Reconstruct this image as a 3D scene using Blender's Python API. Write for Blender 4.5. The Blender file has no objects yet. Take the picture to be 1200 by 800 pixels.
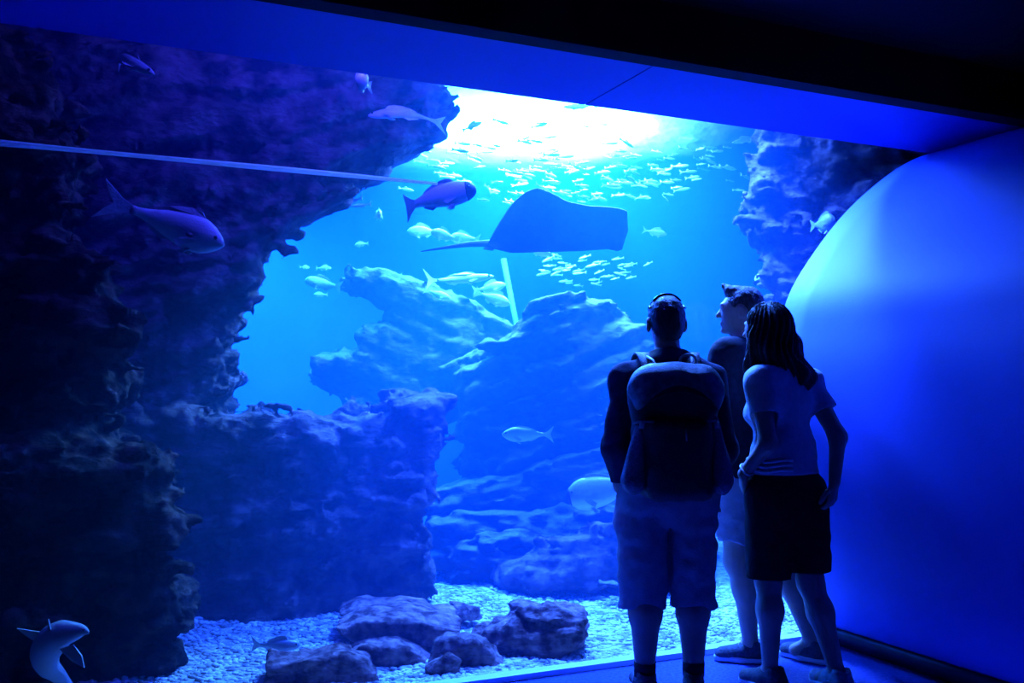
import bpy, bmesh, math, random
import numpy as np
from mathutils import Vector, Matrix

random.seed(7)
rng = np.random.default_rng(11)
scene = bpy.context.scene
COL = scene.collection

# ------------------------------------------------------------------ camera, light, exposure
F, CX, CY, CAMH = 1108.0, 600.0, 400.0, 1.34
PITCH = math.radians(2.95)
cam_d = bpy.data.cameras.new('camera')
cam_d.sensor_width = 36.0
cam_d.lens = 36.0 * F / 1200.0
cam_d.clip_start = 0.05
cam = bpy.data.objects.new('camera', cam_d)
COL.objects.link(cam)
cam.location = (0, 0, CAMH)
cam.rotation_euler = (math.pi / 2 + PITCH, 0, 0)
scene.camera = cam

# plane of the tank window: G(t, s, z) = along the window, into the tank, up
P0 = np.array([0.603, 4.71, 0.0])
GA = math.radians(24.2)
GU = np.array([math.cos(GA), math.sin(GA), 0.0])
GW = np.array([-math.sin(GA), math.cos(GA), 0.0])
GZ = np.array([0, 0, 1.0])
def G(t, s, z):
    return P0 + GU * t + GW * s + GZ * z

scene.view_settings.view_transform = 'Standard'
scene.view_settings.look = 'None'
scene.view_settings.exposure = 0.0
scene.view_settings.gamma = 1.0
scene.view_settings.use_curve_mapping = False

world = bpy.data.worlds.new('world')
scene.world = world
world.use_nodes = True
world.node_tree.nodes['Background'].inputs[0].default_value = (0.10, 0.12, 1.0, 1)
world.node_tree.nodes['Background'].inputs[1].default_value = 0.0015

def area(name, loc, target, size, energy, color, sy=None, spread=180):
    d = bpy.data.lights.new(name, 'AREA')
    d.energy = energy; d.color = color; d.size = size
    d.spread = math.radians(spread)
    if sy: d.shape = 'RECTANGLE'; d.size_y = sy
    o = bpy.data.objects.new(name, d)
    COL.objects.link(o)
    o.location = loc
    o.rotation_euler = (Vector(target) - Vector(loc)).to_track_quat('-Z', 'Y').to_euler()
    return o
LC = (0.24, 0.62, 1.0)      # white-cyan spot close to the water
LD = (0.02, 0.14, 1.0)      # deep blue of the added flood fill
area('tank_lamp_main', G(1.05, 3.2, 4.00), G(0.85, 3.2, 0), 1.1, 2500, LC, spread=150)
area('fill_flood', G(0.2, 3.3, 4.35), G(0.2, 3.3, 0), 1.0, 2900, LD, spread=140)  # unseen fill, added to turn the lower water deep blue
area('tank_lamp_window', G(0.65, 1.1, 4.2), G(0.75, 1.0, 0), 0.6, 1450, (0.05, 0.17, 1.0), spread=80)
area('fill_rear', G(-1.4, 5.4, 4.15), G(-1.4, 5.4, 0), 1.0, 4000, (0.03, 0.24, 1.0), spread=140)  # unseen fill, added to lighten the far background
area('fill_front', G(-1.2, 0.35, 3.80), G(-1.5, 2.2, 2.0), 0.4, 130, (0.06, 0.05, 1.0), spread=150)  # unseen fill, added to brighten the arch top and fish sides

# ------------------------------------------------------------------ pixel helpers (direction only; depth is always given)
def ray(px, py):
    x, y = (px - CX) / F, (CY - py) / F
    d = np.array([x, math.cos(PITCH) - y * math.sin(PITCH), math.sin(PITCH) + y * math.cos(PITCH)])
    return d / d[1]
def at(px, py, Y):
    return np.array([0, 0, CAMH]) + ray(px, py) * Y
def at_floor(px, py, z=0.0):
    r = ray(px, py)
    return np.array([0, 0, CAMH]) + r * ((z - CAMH) / r[2])
def at_s(px, py, s):
    r = ray(px, py)
    o = np.array([0, 0, CAMH])
    k = (s - (o - P0) @ GW) / (r @ GW)
    return o + r * k
def gcoord(p):
    q = np.asarray(p) - P0
    return q @ GU, q @ GW, q[2]

# ------------------------------------------------------------------ materials
def nodes_of(m):
    m.use_nodes = True
    return m.node_tree.nodes, m.node_tree.links
def mat(name, c1, c2=None, rough=0.6, nscale=8.0, bump=0.0, bscale=40.0, spec=0.4, detail=6, lo=0.35, hi=0.65, stretch=None, sheen=0.0):
    m = bpy.data.materials.new(name)
    N, L = nodes_of(m)
    b = N['Principled BSDF']
    b.inputs['Roughness'].default_value = rough
    b.inputs['Specular IOR Level'].default_value = spec
    b.inputs['Base Color'].default_value = (*c1, 1)
    if sheen: b.inputs['Sheen Weight'].default_value = sheen
    tc = N.new('ShaderNodeTexCoord')
    src = tc.outputs['Object']
    if stretch:
        mp = N.new('ShaderNodeMapping'); mp.inputs['Scale'].default_value = stretch
        L.new(src, mp.inputs['Vector']); src = mp.outputs['Vector']
    if c2 is not None:
        n = N.new('ShaderNodeTexNoise'); n.inputs['Scale'].default_value = nscale; n.inputs['Detail'].default_value = detail
        L.new(src, n.inputs['Vector'])
        r = N.new('ShaderNodeValToRGB')
        r.color_ramp.elements[0].position = lo; r.color_ramp.elements[0].color = (*c1, 1)
        r.color_ramp.elements[1].position = hi; r.color_ramp.elements[1].color = (*c2, 1)
        L.new(n.outputs['Fac'], r.inputs['Fac']); L.new(r.outputs['Color'], b.inputs['Base Color'])
    if bump:
        n2 = N.new('ShaderNodeTexNoise'); n2.inputs['Scale'].default_value = bscale; n2.inputs['Detail'].default_value = 5
        L.new(src, n2.inputs['Vector'])
        bp = N.new('ShaderNodeBump'); bp.inputs['Strength'].default_value = bump; bp.inputs['Distance'].default_value = 0.02
        L.new(n2.outputs['Fac'], bp.inputs['Height']); L.new(bp.outputs['Normal'], b.inputs['Normal'])
    return m

M = {}
def rock_mat(name, c1, c2, nscale, lo, hi, bdist, cover=None, bs=9):
    m = mat(name, c1, c2, 0.95, nscale, 0, 5, 0.12, detail=10, lo=lo, hi=hi)
    N, L = m.node_tree.nodes, m.node_tree.links; b = N['Principled BSDF']
    tc = next(n for n in N if n.type == 'TEX_COORD')
    n1 = N.new('ShaderNodeTexNoise'); n1.inputs['Scale'].default_value = bs; n1.inputs['Detail'].default_value = 12; n1.inputs['Roughness'].default_value = 0.72
    mp = N.new('ShaderNodeMapping'); mp.inputs['Scale'].default_value = (1, 1, 1.8)
    L.new(tc.outputs['Object'], mp.inputs['Vector']); L.new(mp.outputs[0], n1.inputs['Vector'])
    v = N.new('ShaderNodeTexVoronoi'); v.inputs['Scale'].default_value = bs*1.6; L.new(mp.outputs[0], v.inputs['Vector'])
    ma = N.new('ShaderNodeMath'); ma.operation = 'MULTIPLY_ADD'; ma.inputs[1].default_value = 0.35
    L.new(v.outputs['Distance'], ma.inputs[0]); L.new(n1.outputs['Fac'], ma.inputs[2])
    bp = N.new('ShaderNodeBump'); bp.inputs['Strength'].default_value = 1.0; bp.inputs['Distance'].default_value = bdist
    L.new(ma.outputs[0], bp.inputs['Height']); L.new(bp.outputs['Normal'], b.inputs['Normal'])
    if cover:   # silt on upward faces, its pale tone also painting in lit ledges
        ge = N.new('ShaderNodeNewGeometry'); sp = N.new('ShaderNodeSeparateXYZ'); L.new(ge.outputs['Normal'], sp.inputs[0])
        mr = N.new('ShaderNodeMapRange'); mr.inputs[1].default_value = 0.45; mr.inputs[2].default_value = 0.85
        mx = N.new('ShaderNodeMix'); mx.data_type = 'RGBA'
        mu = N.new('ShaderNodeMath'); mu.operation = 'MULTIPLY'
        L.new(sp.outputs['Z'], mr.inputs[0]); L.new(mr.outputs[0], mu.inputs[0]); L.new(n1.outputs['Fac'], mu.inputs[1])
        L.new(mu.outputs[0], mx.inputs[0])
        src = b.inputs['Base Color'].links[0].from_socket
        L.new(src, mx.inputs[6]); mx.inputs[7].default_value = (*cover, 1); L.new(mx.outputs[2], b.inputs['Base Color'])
    return m
M['rock'] = rock_mat('reef_rock', (0.03, 0.02, 0.02), (0.42, 0.27, 0.25), 6.0, 0.36, 0.74, 0.09)
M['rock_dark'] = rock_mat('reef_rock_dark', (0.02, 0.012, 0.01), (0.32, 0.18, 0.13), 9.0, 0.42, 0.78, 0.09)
M['rock_red'] = rock_mat('reddish_slab_rock', (0.10, 0.035, 0.03), (0.62, 0.32, 0.27), 16.0, 0.38, 0.70, 0.035, bs=20)
M['rock_pale'] = rock_mat('silted_lit_top_rock', (0.02, 0.017, 0.016), (0.11, 0.09, 0.08), 5.0, 0.35, 0.7, 0.09, cover=(0.45, 0.43, 0.39))
M['gravel'] = mat('gravel_stone', (0.30, 0.27, 0.24), (0.80, 0.78, 0.72), 0.8, 9.0, 0.2, 60.0, 0.3, lo=0.40, hi=0.58)
M['sand'] = mat('coarse_sand', (0.22, 0.20, 0.18), (0.70, 0.67, 0.60), 0.95, 22.0, 0.8, 45.0, 0.1, detail=8)
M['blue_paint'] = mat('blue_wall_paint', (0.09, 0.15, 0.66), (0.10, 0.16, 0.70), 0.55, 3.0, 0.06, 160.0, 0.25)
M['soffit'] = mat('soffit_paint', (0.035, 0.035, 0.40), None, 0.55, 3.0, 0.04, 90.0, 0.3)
M['black_paint'] = mat('matt_black_paint', (0.012, 0.012, 0.02), None, 0.85, 3.0, 0.05, 60.0, 0.1)
M['carpet'] = mat('blue_carpet', (0.06, 0.08, 0.34), (0.10, 0.13, 0.44), 0.95, 60.0, 0.7, 260.0, 0.05)
M['base_dark'] = mat('dark_rubber_skirting', (0.02, 0.02, 0.035), None, 0.6, 3.0, 0.03, 60.0, 0.3)
M['sill'] = mat('pale_metal_sill', (0.75, 0.78, 0.80), None, 0.4, 3.0, 0.03, 60.0, 0.5)
M['backwall'] = mat('tank_back_paint', (0.20, 0.28, 0.34), (0.26, 0.34, 0.40), 0.9, 1.5, 0.1, 10.0, 0.1)

def simple_two(name, top, belly, rough=0.4, spec=0.5, z0=-0.02, z1=0.02, speck=0.0):
    """fish skin: belly colour below, back colour above, in the fish's own axes"""
    m = bpy.data.materials.new(name)
    N, L = nodes_of(m); b = N['Principled BSDF']
    b.inputs['Roughness'].default_value = rough; b.inputs['Specular IOR Level'].default_value = spec
    tc = N.new('ShaderNodeTexCoord'); sp = N.new('ShaderNodeSeparateXYZ'); L.new(tc.outputs['Object'], sp.inputs[0])
    nz = N.new('ShaderNodeTexNoise'); nz.inputs['Scale'].default_value = 30; L.new(tc.outputs['Object'], nz.inputs['Vector'])
    mr = N.new('ShaderNodeMapRange'); mr.inputs[1].default_value = z0; mr.inputs[2].default_value = z1
    ad = N.new('ShaderNodeMath'); ad.operation = 'MULTIPLY_ADD'; ad.inputs[1].default_value = speck
    L.new(nz.outputs['Fac'], ad.inputs[0]); L.new(sp.outputs['Z'], ad.inputs[2]); L.new(ad.outputs[0], mr.inputs[0])
    r = N.new('ShaderNodeValToRGB')
    r.color_ramp.elements[0].color = (*belly, 1); r.color_ramp.elements[1].color = (*top, 1)
    L.new(mr.outputs[0], r.inputs['Fac']); L.new(r.outputs['Color'], b.inputs['Base Color'])
    n2 = N.new('ShaderNodeTexVoronoi'); n2.inputs['Scale'].default_value = 90; L.new(tc.outputs['Object'], n2.inputs['Vector'])
    bp = N.new('ShaderNodeBump'); bp.inputs['Strength'].default_value = 0.25; bp.inputs['Distance'].default_value = 0.004
    L.new(n2.outputs['Distance'], bp.inputs['Height']); L.new(bp.outputs['Normal'], b.inputs['Normal'])
    return m
M['fish_silver'] = simple_two('silver_fish_skin', (0.55, 0.58, 0.58), (0.9, 0.9, 0.88), 0.3, 0.6)
M['fish_grey'] = simple_two('grey_fish_skin', (0.22, 0.24, 0.26), (0.62, 0.64, 0.64), 0.4, 0.5, -0.05, 0.04, 0.04)
M['fish_pale'] = simple_two('pale_fish_skin', (0.58, 0.60, 0.58), (0.9, 0.9, 0.85), 0.4, 0.5, -0.03, 0.04, 0.05)
M['fish_top_lit'] = simple_two('top_lit_fish_skin', (0.62, 0.58, 0.58), (0.16, 0.14, 0.16), 0.45, 0.4, -0.06, 0.03, 0.05)  # pale back over dark belly paints in light from above
M['fin_grey'] = mat('grey_fin', (0.30, 0.32, 0.34), (0.42, 0.44, 0.46), 0.5, 20, 0.3, 80)
M['fin_pale'] = mat('pale_fin', (0.65, 0.66, 0.64), (0.8, 0.8, 0.78), 0.5, 20, 0.3, 80)
M['fin_dark'] = mat('dark_fin', (0.10, 0.10, 0.11), (0.16, 0.16, 0.17), 0.5, 20, 0.3, 80)
M['black_patch'] = mat('black_fish_patch', (0.03, 0.03, 0.035), None, 0.5, 5, 0.1, 60)
M['eye'] = mat('fish_eye', (0.01, 0.01, 0.012), None, 0.15, 5, 0.0)
M['ray'] = mat('ray_hide', (0.055, 0.06, 0.075), (0.10, 0.105, 0.12), 0.6, 6, 0.2, 50, 0.3)
M['shark'] = mat('shark_hide', (0.48, 0.50, 0.54), (0.56, 0.58, 0.62), 0.55, 9, 0.15, 90, 0.3)
M['skin'] = mat('skin', (0.42, 0.27, 0.21), (0.48, 0.31, 0.24), 0.5, 20, 0.15, 160, 0.4)
M['hair_dark'] = mat('dark_hair', (0.012, 0.010, 0.010), (0.035, 0.028, 0.026), 0.45, 60, 0.7, 160, 0.5, stretch=(1, 1, 0.15))
M['hair_brown'] = mat('brown_cropped_hair', (0.05, 0.035, 0.03), (0.12, 0.085, 0.07), 0.5, 90, 0.7, 200, 0.4, stretch=(1, 1, 0.3))
M['navy'] = mat('navy_knit', (0.020, 0.022, 0.055), (0.030, 0.034, 0.08), 0.85, 40, 0.25, 180, 0.15)
M['black_tee'] = mat('black_jersey', (0.012, 0.012, 0.018), (0.02, 0.02, 0.03), 0.85, 40, 0.2, 180, 0.15)
M['grey_tee'] = mat('pale_grey_jersey', (0.44, 0.45, 0.50), (0.52, 0.53, 0.58), 0.85, 40, 0.2, 180, 0.15)
M['white_tee'] = mat('white_striped_jersey', (0.7, 0.72, 0.75), None, 0.85, 40, 0.2, 180, 0.15)
M['khaki'] = mat('pale_cotton_shorts', (0.29, 0.29, 0.33), (0.36, 0.36, 0.40), 0.9, 25, 0.3, 140, 0.1)
M['black_shorts'] = mat('black_cotton_shorts', (0.012, 0.012, 0.016), (0.018, 0.018, 0.024), 0.9, 25, 0.3, 140, 0.1)
M['pack'] = mat('black_nylon', (0.018, 0.020, 0.022), (0.030, 0.034, 0.036), 0.5, 30, 0.5, 220, 0.4)
M['pack_grey'] = mat('grey_green_nylon', (0.05, 0.07, 0.07), (0.15, 0.19, 0.19), 0.45, 30, 0.5, 220, 0.45)
M['mesh_pocket'] = mat('grey_mesh_pocket', (0.10, 0.11, 0.14), (0.22, 0.24, 0.28), 0.6, 120, 0.5, 260, 0.3)
M['buckle'] = mat('grey_buckle_plastic', (0.30, 0.33, 0.36), None, 0.35, 5, 0, 5, 0.5)
M['shoe_dark'] = mat('dark_mesh_shoe', (0.05, 0.055, 0.07), (0.09, 0.10, 0.12), 0.7, 60, 0.5, 220, 0.3)
M['shoe_light'] = mat('pale_grey_shoe', (0.30, 0.31, 0.34), (0.42, 0.43, 0.46), 0.7, 60, 0.5, 220, 0.3)
M['sole'] = mat('pale_rubber_sole', (0.60, 0.62, 0.66), None, 0.6, 5, 0.1, 120, 0.3)
M['lace'] = mat('shoe_lace', (0.35, 0.36, 0.40), None, 0.8, 5, 0.2, 200, 0.1)
M['lens'] = mat('dark_sunglass_plastic', (0.01, 0.01, 0.012), None, 0.12, 5, 0, 5, 0.6)
M['sock'] = mat('dark_sock_knit', (0.03, 0.03, 0.045), (0.05, 0.05, 0.07), 0.9, 60, 0.3, 220, 0.1)
M['bracelet'] = mat('pale_bracelet', (0.7, 0.72, 0.78), None, 0.3, 5, 0, 5, 0.6)
M['pole'] = mat('pale_pipe_plastic', (0.28, 0.42, 0.42), (0.34, 0.48, 0.46), 0.5, 8, 0.1, 60, 0.4)
M['eye_white'] = mat('eye_white', (0.8, 0.8, 0.8), None, 0.25, 5, 0, 5, 0.5)

# glass pane, water surface, water body
def glass_mat():
    m = bpy.data.materials.new('clear_acrylic'); N, L = nodes_of(m); N.clear()
    o = N.new('ShaderNodeOutputMaterial'); mx = N.new('ShaderNodeMixShader')
    t = N.new('ShaderNodeBsdfTransparent'); g = N.new('ShaderNodeBsdfGlossy')
    t.inputs[0].default_value = (0.96, 0.98, 1.0, 1); g.inputs['Roughness'].default_value = 0.03
    mx.inputs[0].default_value = 0.015
    L.new(t.outputs[0], mx.inputs[1]); L.new(g.outputs[0], mx.inputs[2]); L.new(mx.outputs[0], o.inputs['Surface'])
    return m
M['glass'] = glass_mat()
def surface_mat():
    m = bpy.data.materials.new('rippled_water_surface'); N, L = nodes_of(m); N.clear()
    o = N.new('ShaderNodeOutputMaterial')
    t = N.new('ShaderNodeBsdfTransparent'); tr = N.new('ShaderNodeBsdfTranslucent'); g = N.new('ShaderNodeBsdfGlossy')
    g.inputs['Roughness'].default_value = 0.18
    tr.inputs[0].default_value = (0.9, 0.97, 1, 1)
    a = N.new('ShaderNodeMixShader'); b = N.new('ShaderNodeMixShader')
    a.inputs[0].default_value = 0.36; b.inputs[0].default_value = 0.12
    tc = N.new('ShaderNodeTexCoord'); nz = N.new('ShaderNodeTexNoise'); nz.inputs['Scale'].default_value = 5; nz.inputs['Detail'].default_value = 4
    bp = N.new('ShaderNodeBump'); bp.inputs['Strength'].default_value = 0.6; bp.inputs['Distance'].default_value = 0.1
    L.new(tc.outputs['Object'], nz.inputs['Vector']); L.new(nz.outputs['Fac'], bp.inputs['Height'])
    L.new(bp.outputs['Normal'], g.inputs['Normal']); L.new(bp.outputs['Normal'], tr.inputs['Normal'])
    L.new(t.outputs[0], a.inputs[1]); L.new(tr.outputs[0], a.inputs[2])
    L.new(a.outputs[0], b.inputs[1]); L.new(g.outputs[0], b.inputs[2]); L.new(b.outputs[0], o.inputs['Surface'])
    return m
M['surface'] = surface_mat()
def water_mat():
    m = bpy.data.materials.new('blue_tank_water'); N, L = nodes_of(m); N.clear()
    o = N.new('ShaderNodeOutputMaterial')
    sc = N.new('ShaderNodeVolumeScatter'); sc.inputs['Color'].default_value = (0.03, 0.30, 1.0, 1)
    sc.inputs['Density'].default_value = 0.14; sc.inputs['Anisotropy'].default_value = 0.35
    ab = N.new('ShaderNodeVolumeAbsorption'); ab.inputs['Color'].default_value = (0.0, 0.45, 0.965, 1)
    ab.inputs['Density'].default_value = 0.35
    ad = N.new('ShaderNodeAddShader')
    L.new(sc.outputs[0], ad.inputs[0]); L.new(ab.outputs[0], ad.inputs[1]); L.new(ad.outputs[0], o.inputs['Volume'])
    return m
M['water'] = water_mat()

# ------------------------------------------------------------------ object helpers
def tag(o, label=None, cat=None, group=None, kind=None):
    if label: o['label'] = label
    if cat: o['category'] = cat
    if group: o['group'] = group
    if kind: o['kind'] = kind
    return o
def empty(name, loc=(0, 0, 0)):
    o = bpy.data.objects.new(name, None); COL.objects.link(o)
    o.location = loc; o.empty_display_size = 0.1
    return o
def adopt(child, parent):
    child.parent = parent
    child.matrix_parent_inverse = Matrix.Translation(-parent.location)
    return child
def link_mesh(name, me, m, parent=None, smooth=True):
    if smooth: me.polygons.foreach_set('use_smooth', np.ones(len(me.polygons), bool))
    if m is not None: me.materials.append(m)
    o = bpy.data.objects.new(name, me); COL.objects.link(o)
    if parent: o.parent = parent
    return o
def mesh_np(name, V, Fq):
    V = np.asarray(V, np.float32); Fq = np.asarray(Fq, np.int32)
    k = Fq.shape[1]
    me = bpy.data.meshes.new(name)
    me.vertices.add(len(V)); me.vertices.foreach_set('co', V.ravel())
    me.loops.add(Fq.size); me.loops.foreach_set('vertex_index', Fq.ravel())
    me.polygons.add(len(Fq)); me.polygons.foreach_set('loop_start', np.arange(0, Fq.size, k, dtype=np.int32))
    try: me.polygons.foreach_set('loop_total', np.full(len(Fq), k, np.int32))
    except Exception: pass
    me.update(calc_edges=True); me.validate()
    return me
def mesh_py(name, V, Fs):
    me = bpy.data.meshes.new(name); me.from_pydata([tuple(v) for v in V], [], Fs); me.update()
    return me
def gbox(name, t0, t1, s0, s1, z0, z1, m, parent=None):
    """a box aligned with the window"""
    V = [G(t, s, z) for z in (z0, z1) for s in (s0, s1) for t in (t0, t1)]
    Fs = [(0, 2, 3, 1), (4, 5, 7, 6), (0, 1, 5, 4), (2, 6, 7, 3), (0, 4, 6, 2), (1, 3, 7, 5)]
    return link_mesh(name, mesh_py(name, V, Fs), m, parent, smooth=False)

# ------------------------------------------------------------------ noise, fields, surface nets
LAT = rng.random((32, 32, 32)).astype(np.float32)
def vnoise(x, y, z, lin=False):
    xi, yi, zi = np.floor(x).astype(np.int32), np.floor(y).astype(np.int32), np.floor(z).astype(np.int32)
    fx, fy, fz = x - xi, y - yi, z - zi
    if not lin: fx, fy, fz = fx*fx*(3-2*fx), fy*fy*(3-2*fy), fz*fz*(3-2*fz)
    a, b, c = xi & 31, yi & 31, zi & 31
    a1, b1, c1 = (xi+1) & 31, (yi+1) & 31, (zi+1) & 31
    def lx(j, k): 
        p = LAT[a, j, k]; return p + (LAT[a1, j, k] - p) * fx
    def ly(k):
        p = lx(b, k); return p + (lx(b1, k) - p) * fy
    p = ly(c)
    return p + (ly(c1) - p) * fz
def smax(a, b, k):
    h = np.clip(0.5 - 0.5*(b - a)/k, 0, 1)
    return b + (a - b)*h + k*h*(1 - h)
def smin(a, b, k):
    h = np.clip(0.5 + 0.5*(b - a)/k, 0, 1)
    return b + (a - b)*h - k*h*(1 - h)
def surface_nets(f, o, h):
    s = f < 0
    c = np.zeros(tuple(n-1 for n in f.shape), np.int8)
    nx, ny, nz = c.shape
    for i in (0, 1):
        for j in (0, 1):
            for k in (0, 1): c += s[i:nx+i, j:ny+j, k:nz+k]
    act = (c > 0) & (c < 8)
    idx = np.full(c.shape, -1, np.int32)
    I = np.argwhere(act); idx[act] = np.arange(len(I))
    acc = np.zeros((len(I), 3)); cnt = np.zeros(len(I))
    for ax in range(3):
        o1, o2 = [q for q in range(3) if q != ax]
        for p in (0, 1):
            for q in (0, 1):
                A = I.copy(); A[:, o1] += p; A[:, o2] += q
                B = A.copy(); B[:, ax] += 1
                fa = f[A[:, 0], A[:, 1], A[:, 2]]; fb = f[B[:, 0], B[:, 1], B[:, 2]]
                cr = (fa < 0) != (fb < 0)
                tt = np.where(cr, fa/np.where(cr, fa-fb, 1), 0)
                pos = A.astype(float); pos[:, ax] += tt
                acc[cr] += pos[cr]; cnt[cr] += 1
    V = acc/cnt[:, None]*h + np.asarray(o)
    quads = []
    for ax in range(3):
        o1, o2 = (ax+1) % 3, (ax+2) % 3
        sl0 = [slice(None)]*3; sl1 = [slice(None)]*3
        sl0[ax] = slice(0, -1); sl1[ax] = slice(1, None)
        for q in (o1, o2): sl0[q] = slice(1, -1); sl1[q] = slice(1, -1)
        a, b = s[tuple(sl0)], s[tuple(sl1)]
        E = np.argwhere(a != b)
        if not len(E): continue
        flip = a[E[:, 0], E[:, 1], E[:, 2]]
        C = E.copy(); C[:, o1] += 1; C[:, o2] += 1
        def cell(d1, d2):
            K = C.copy(); K[:, o1] -= d1; K[:, o2] -= d2
            return idx[K[:, 0], K[:, 1], K[:, 2]]
        q = np.stack([cell(1, 1), cell(0, 1), cell(0, 0), cell(1, 0)], 1)
        q[~flip] = q[~flip][:, ::-1]
        quads.append(q)
    return V, np.concatenate(quads)

def main_piece(V, Q):
    l = np.arange(len(V)); E = np.concatenate([Q[:, [0, 1]], Q[:, [1, 2]], Q[:, [2, 3]], Q[:, [3, 0]]])
    while True:
        m = np.minimum(l[E[:, 0]], l[E[:, 1]]); n = l.copy()
        np.minimum.at(n, E[:, 0], m); np.minimum.at(n, E[:, 1], m); n = n[n]; n = n[n]
        if (n == l).all(): break
        l = n
    u, c = np.unique(l, return_counts=True); keep = l == u[c.argmax()]
    idx = np.cumsum(keep)-1
    return V[keep], idx[Q[keep[Q[:, 0]]]]
class Field:
    """signed distance grid, built from primitives that are evaluated only near themselves"""
    def __init__(self, lo, hi, h):
        self.o = np.array(lo, float); self.h = h
        self.n = np.ceil((np.array(hi) - self.o)/h).astype(int) + 1
        self.f = np.full(tuple(self.n), 10.0)
    def sub(self, lo, hi):
        a = np.clip(np.floor((np.array(lo)-self.o)/self.h).astype(int), 0, self.n)
        b = np.clip(np.ceil((np.array(hi)-self.o)/self.h).astype(int)+1, 0, self.n)
        sl = tuple(slice(i, j) for i, j in zip(a, b))
        ax = [self.o[i] + self.h*np.arange(a[i], b[i]) for i in range(3)]
        return sl, np.meshgrid(*ax, indexing='ij')
    def put(self, sl, d, k, cut=False):
        if d.size == 0: return
        self.f[sl] = smax(self.f[sl], -d, k) if cut else smin(self.f[sl], d, k)
    def cone(self, a, b, ra, rb, k=0.03, yaw=0.0, flat=1.0, cut=False, inflate=0.0):
        a, b = np.array(a, float), np.array(b, float); ra += inflate; rb += inflate
        m = max(ra, rb) + k + 0.04
        sl, (X, Y, Z) = self.sub(np.minimum(a, b)-m, np.maximum(a, b)+m)
        c, s = math.cos(-yaw), math.sin(-yaw)
        def T(x, y): return (x*c - y*s), (x*s + y*c)/flat
        x, y = T(X, Y); ax, ay = T(a[0], a[1]); bx, by = T(b[0], b[1])
        d = np.array([bx-ax, by-ay, b[2]-a[2]]); L2 = d @ d + 1e-12
        t = np.clip(((x-ax)*d[0] + (y-ay)*d[1] + (Z-a[2])*d[2])/L2, 0, 1)
        q = np.sqrt((x-ax-t*d[0])**2 + (y-ay-t*d[1])**2 + (Z-a[2]-t*d[2])**2) - (ra + (rb-ra)*t)
        self.put(sl, q*min(1, (1+flat)/2), k, cut)
    def ell(self, c, r, k=0.03, R=None, cut=False, inflate=0.0):
        c = np.array(c, float); r = np.array(r, float) + inflate
        m = max(r) + k + 0.04
        sl, (X, Y, Z) = self.sub(c-m, c+m)
        P = np.stack([X-c[0], Y-c[1], Z-c[2]], -1)
        if R is not None: P = P @ R
        k0 = np.sqrt(((P/r)**2).sum(-1)); k1 = np.sqrt(((P/r**2)**2).sum(-1)) + 1e-9
        self.put(sl, k0*(k0-1)/k1, k, cut)
    def rbox(self, c, e, rad, k=0.02, R=None, cut=False):
        c = np.array(c, float); e = np.array(e, float)
        m = np.linalg.norm(e) + k + 0.03
        sl, (X, Y, Z) = self.sub(c-m, c+m)
        P = np.stack([X-c[0], Y-c[1], Z-c[2]], -1)
        if R is not None: P = P @ R
        q = np.abs(P) - (e - rad)
        d = np.sqrt((np.maximum(q, 0)**2).sum(-1)) + np.minimum(q.max(-1), 0) - rad
        self.put(sl, d, k, cut)
    def grid(self):
        return np.meshgrid(*[self.o[i]+self.h*np.arange(self.n[i]) for i in range(3)], indexing='ij')
    def below(self, fn, k=0.01):
        """keep only where fn(x,y,z) < 0"""
        X, Y, Z = self.grid(); self.f = smax(self.f, fn(X, Y, Z), k)
    def wrinkle(self, amp, fr, off=0.0):
        near = np.abs(self.f) < 0.08
        X, Y, Z = self.grid()
        x, y, z = X[near], Y[near], Z[near]
        self.f[near] += amp*(vnoise(x*fr[0]+off, y*fr[1]+3.1, z*fr[2]+7.7) - 0.5)
    def build(self, name, m, parent=None):
        self.f[0], self.f[-1] = 10, 10; self.f[:, 0], self.f[:, -1] = 10, 10; self.f[:, :, 0], self.f[:, :, -1] = 10, 10
        V, Q = surface_nets(self.f, self.o, self.h)
        return link_mesh(name, mesh_np(name, V, Q), m, parent)
def rotz(a):
    c, s = math.cos(a), math.sin(a); return np.array([[c, -s, 0], [s, c, 0], [0, 0, 1]])
def rotx(a):
    c, s = math.cos(a), math.sin(a); return np.array([[1, 0, 0], [0, c, -s], [0, s, c]])
def roty(a):
    c, s = math.cos(a), math.sin(a); return np.array([[c, 0, s], [0, 1, 0], [-s, 0, c]])

def tube_mesh(pts, rad, n=10, closed=False):
    pts = [np.array(p, float) for p in pts]; V = []; Fs = []
    k = len(pts); rads = rad if hasattr(rad, '__len__') else [rad]*k
    up = np.array([0.13, 0.31, 0.94])
    for i, p in enumerate(pts):
        a = pts[(i-1) % k] if (closed or i > 0) else p
        b = pts[(i+1) % k] if (closed or i < k-1) else p
        d = b-a; d /= np.linalg.norm(d)+1e-9
        x = np.cross(d, up); x /= np.linalg.norm(x)+1e-9; y = np.cross(x, d)
        for j in range(n):
            th = 2*math.pi*j/n
            V.append(p + rads[i]*(math.cos(th)*x + math.sin(th)*y))
    m = k if closed else k-1
    for i in range(m):
        for j in range(n):
            a, b = i*n+j, i*n+(j+1) % n
            c, d = ((i+1) % k)*n+(j+1) % n, ((i+1) % k)*n+j
            Fs.append((a, b, c, d))
    if not closed:
        Fs.append(tuple(range(n-1, -1, -1))); Fs.append(tuple((k-1)*n+j for j in range(n)))
    return V, Fs
def tube(name, pts, rad, m, parent=None, n=10, closed=False):
    V, Fs = tube_mesh(pts, rad, n, closed)
    return link_mesh(name, mesh_py(name, V, Fs), m, parent)

# ------------------------------------------------------------------ the setting
TOPZ = 2.745
T0, T1 = -4.3, 2.40
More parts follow.
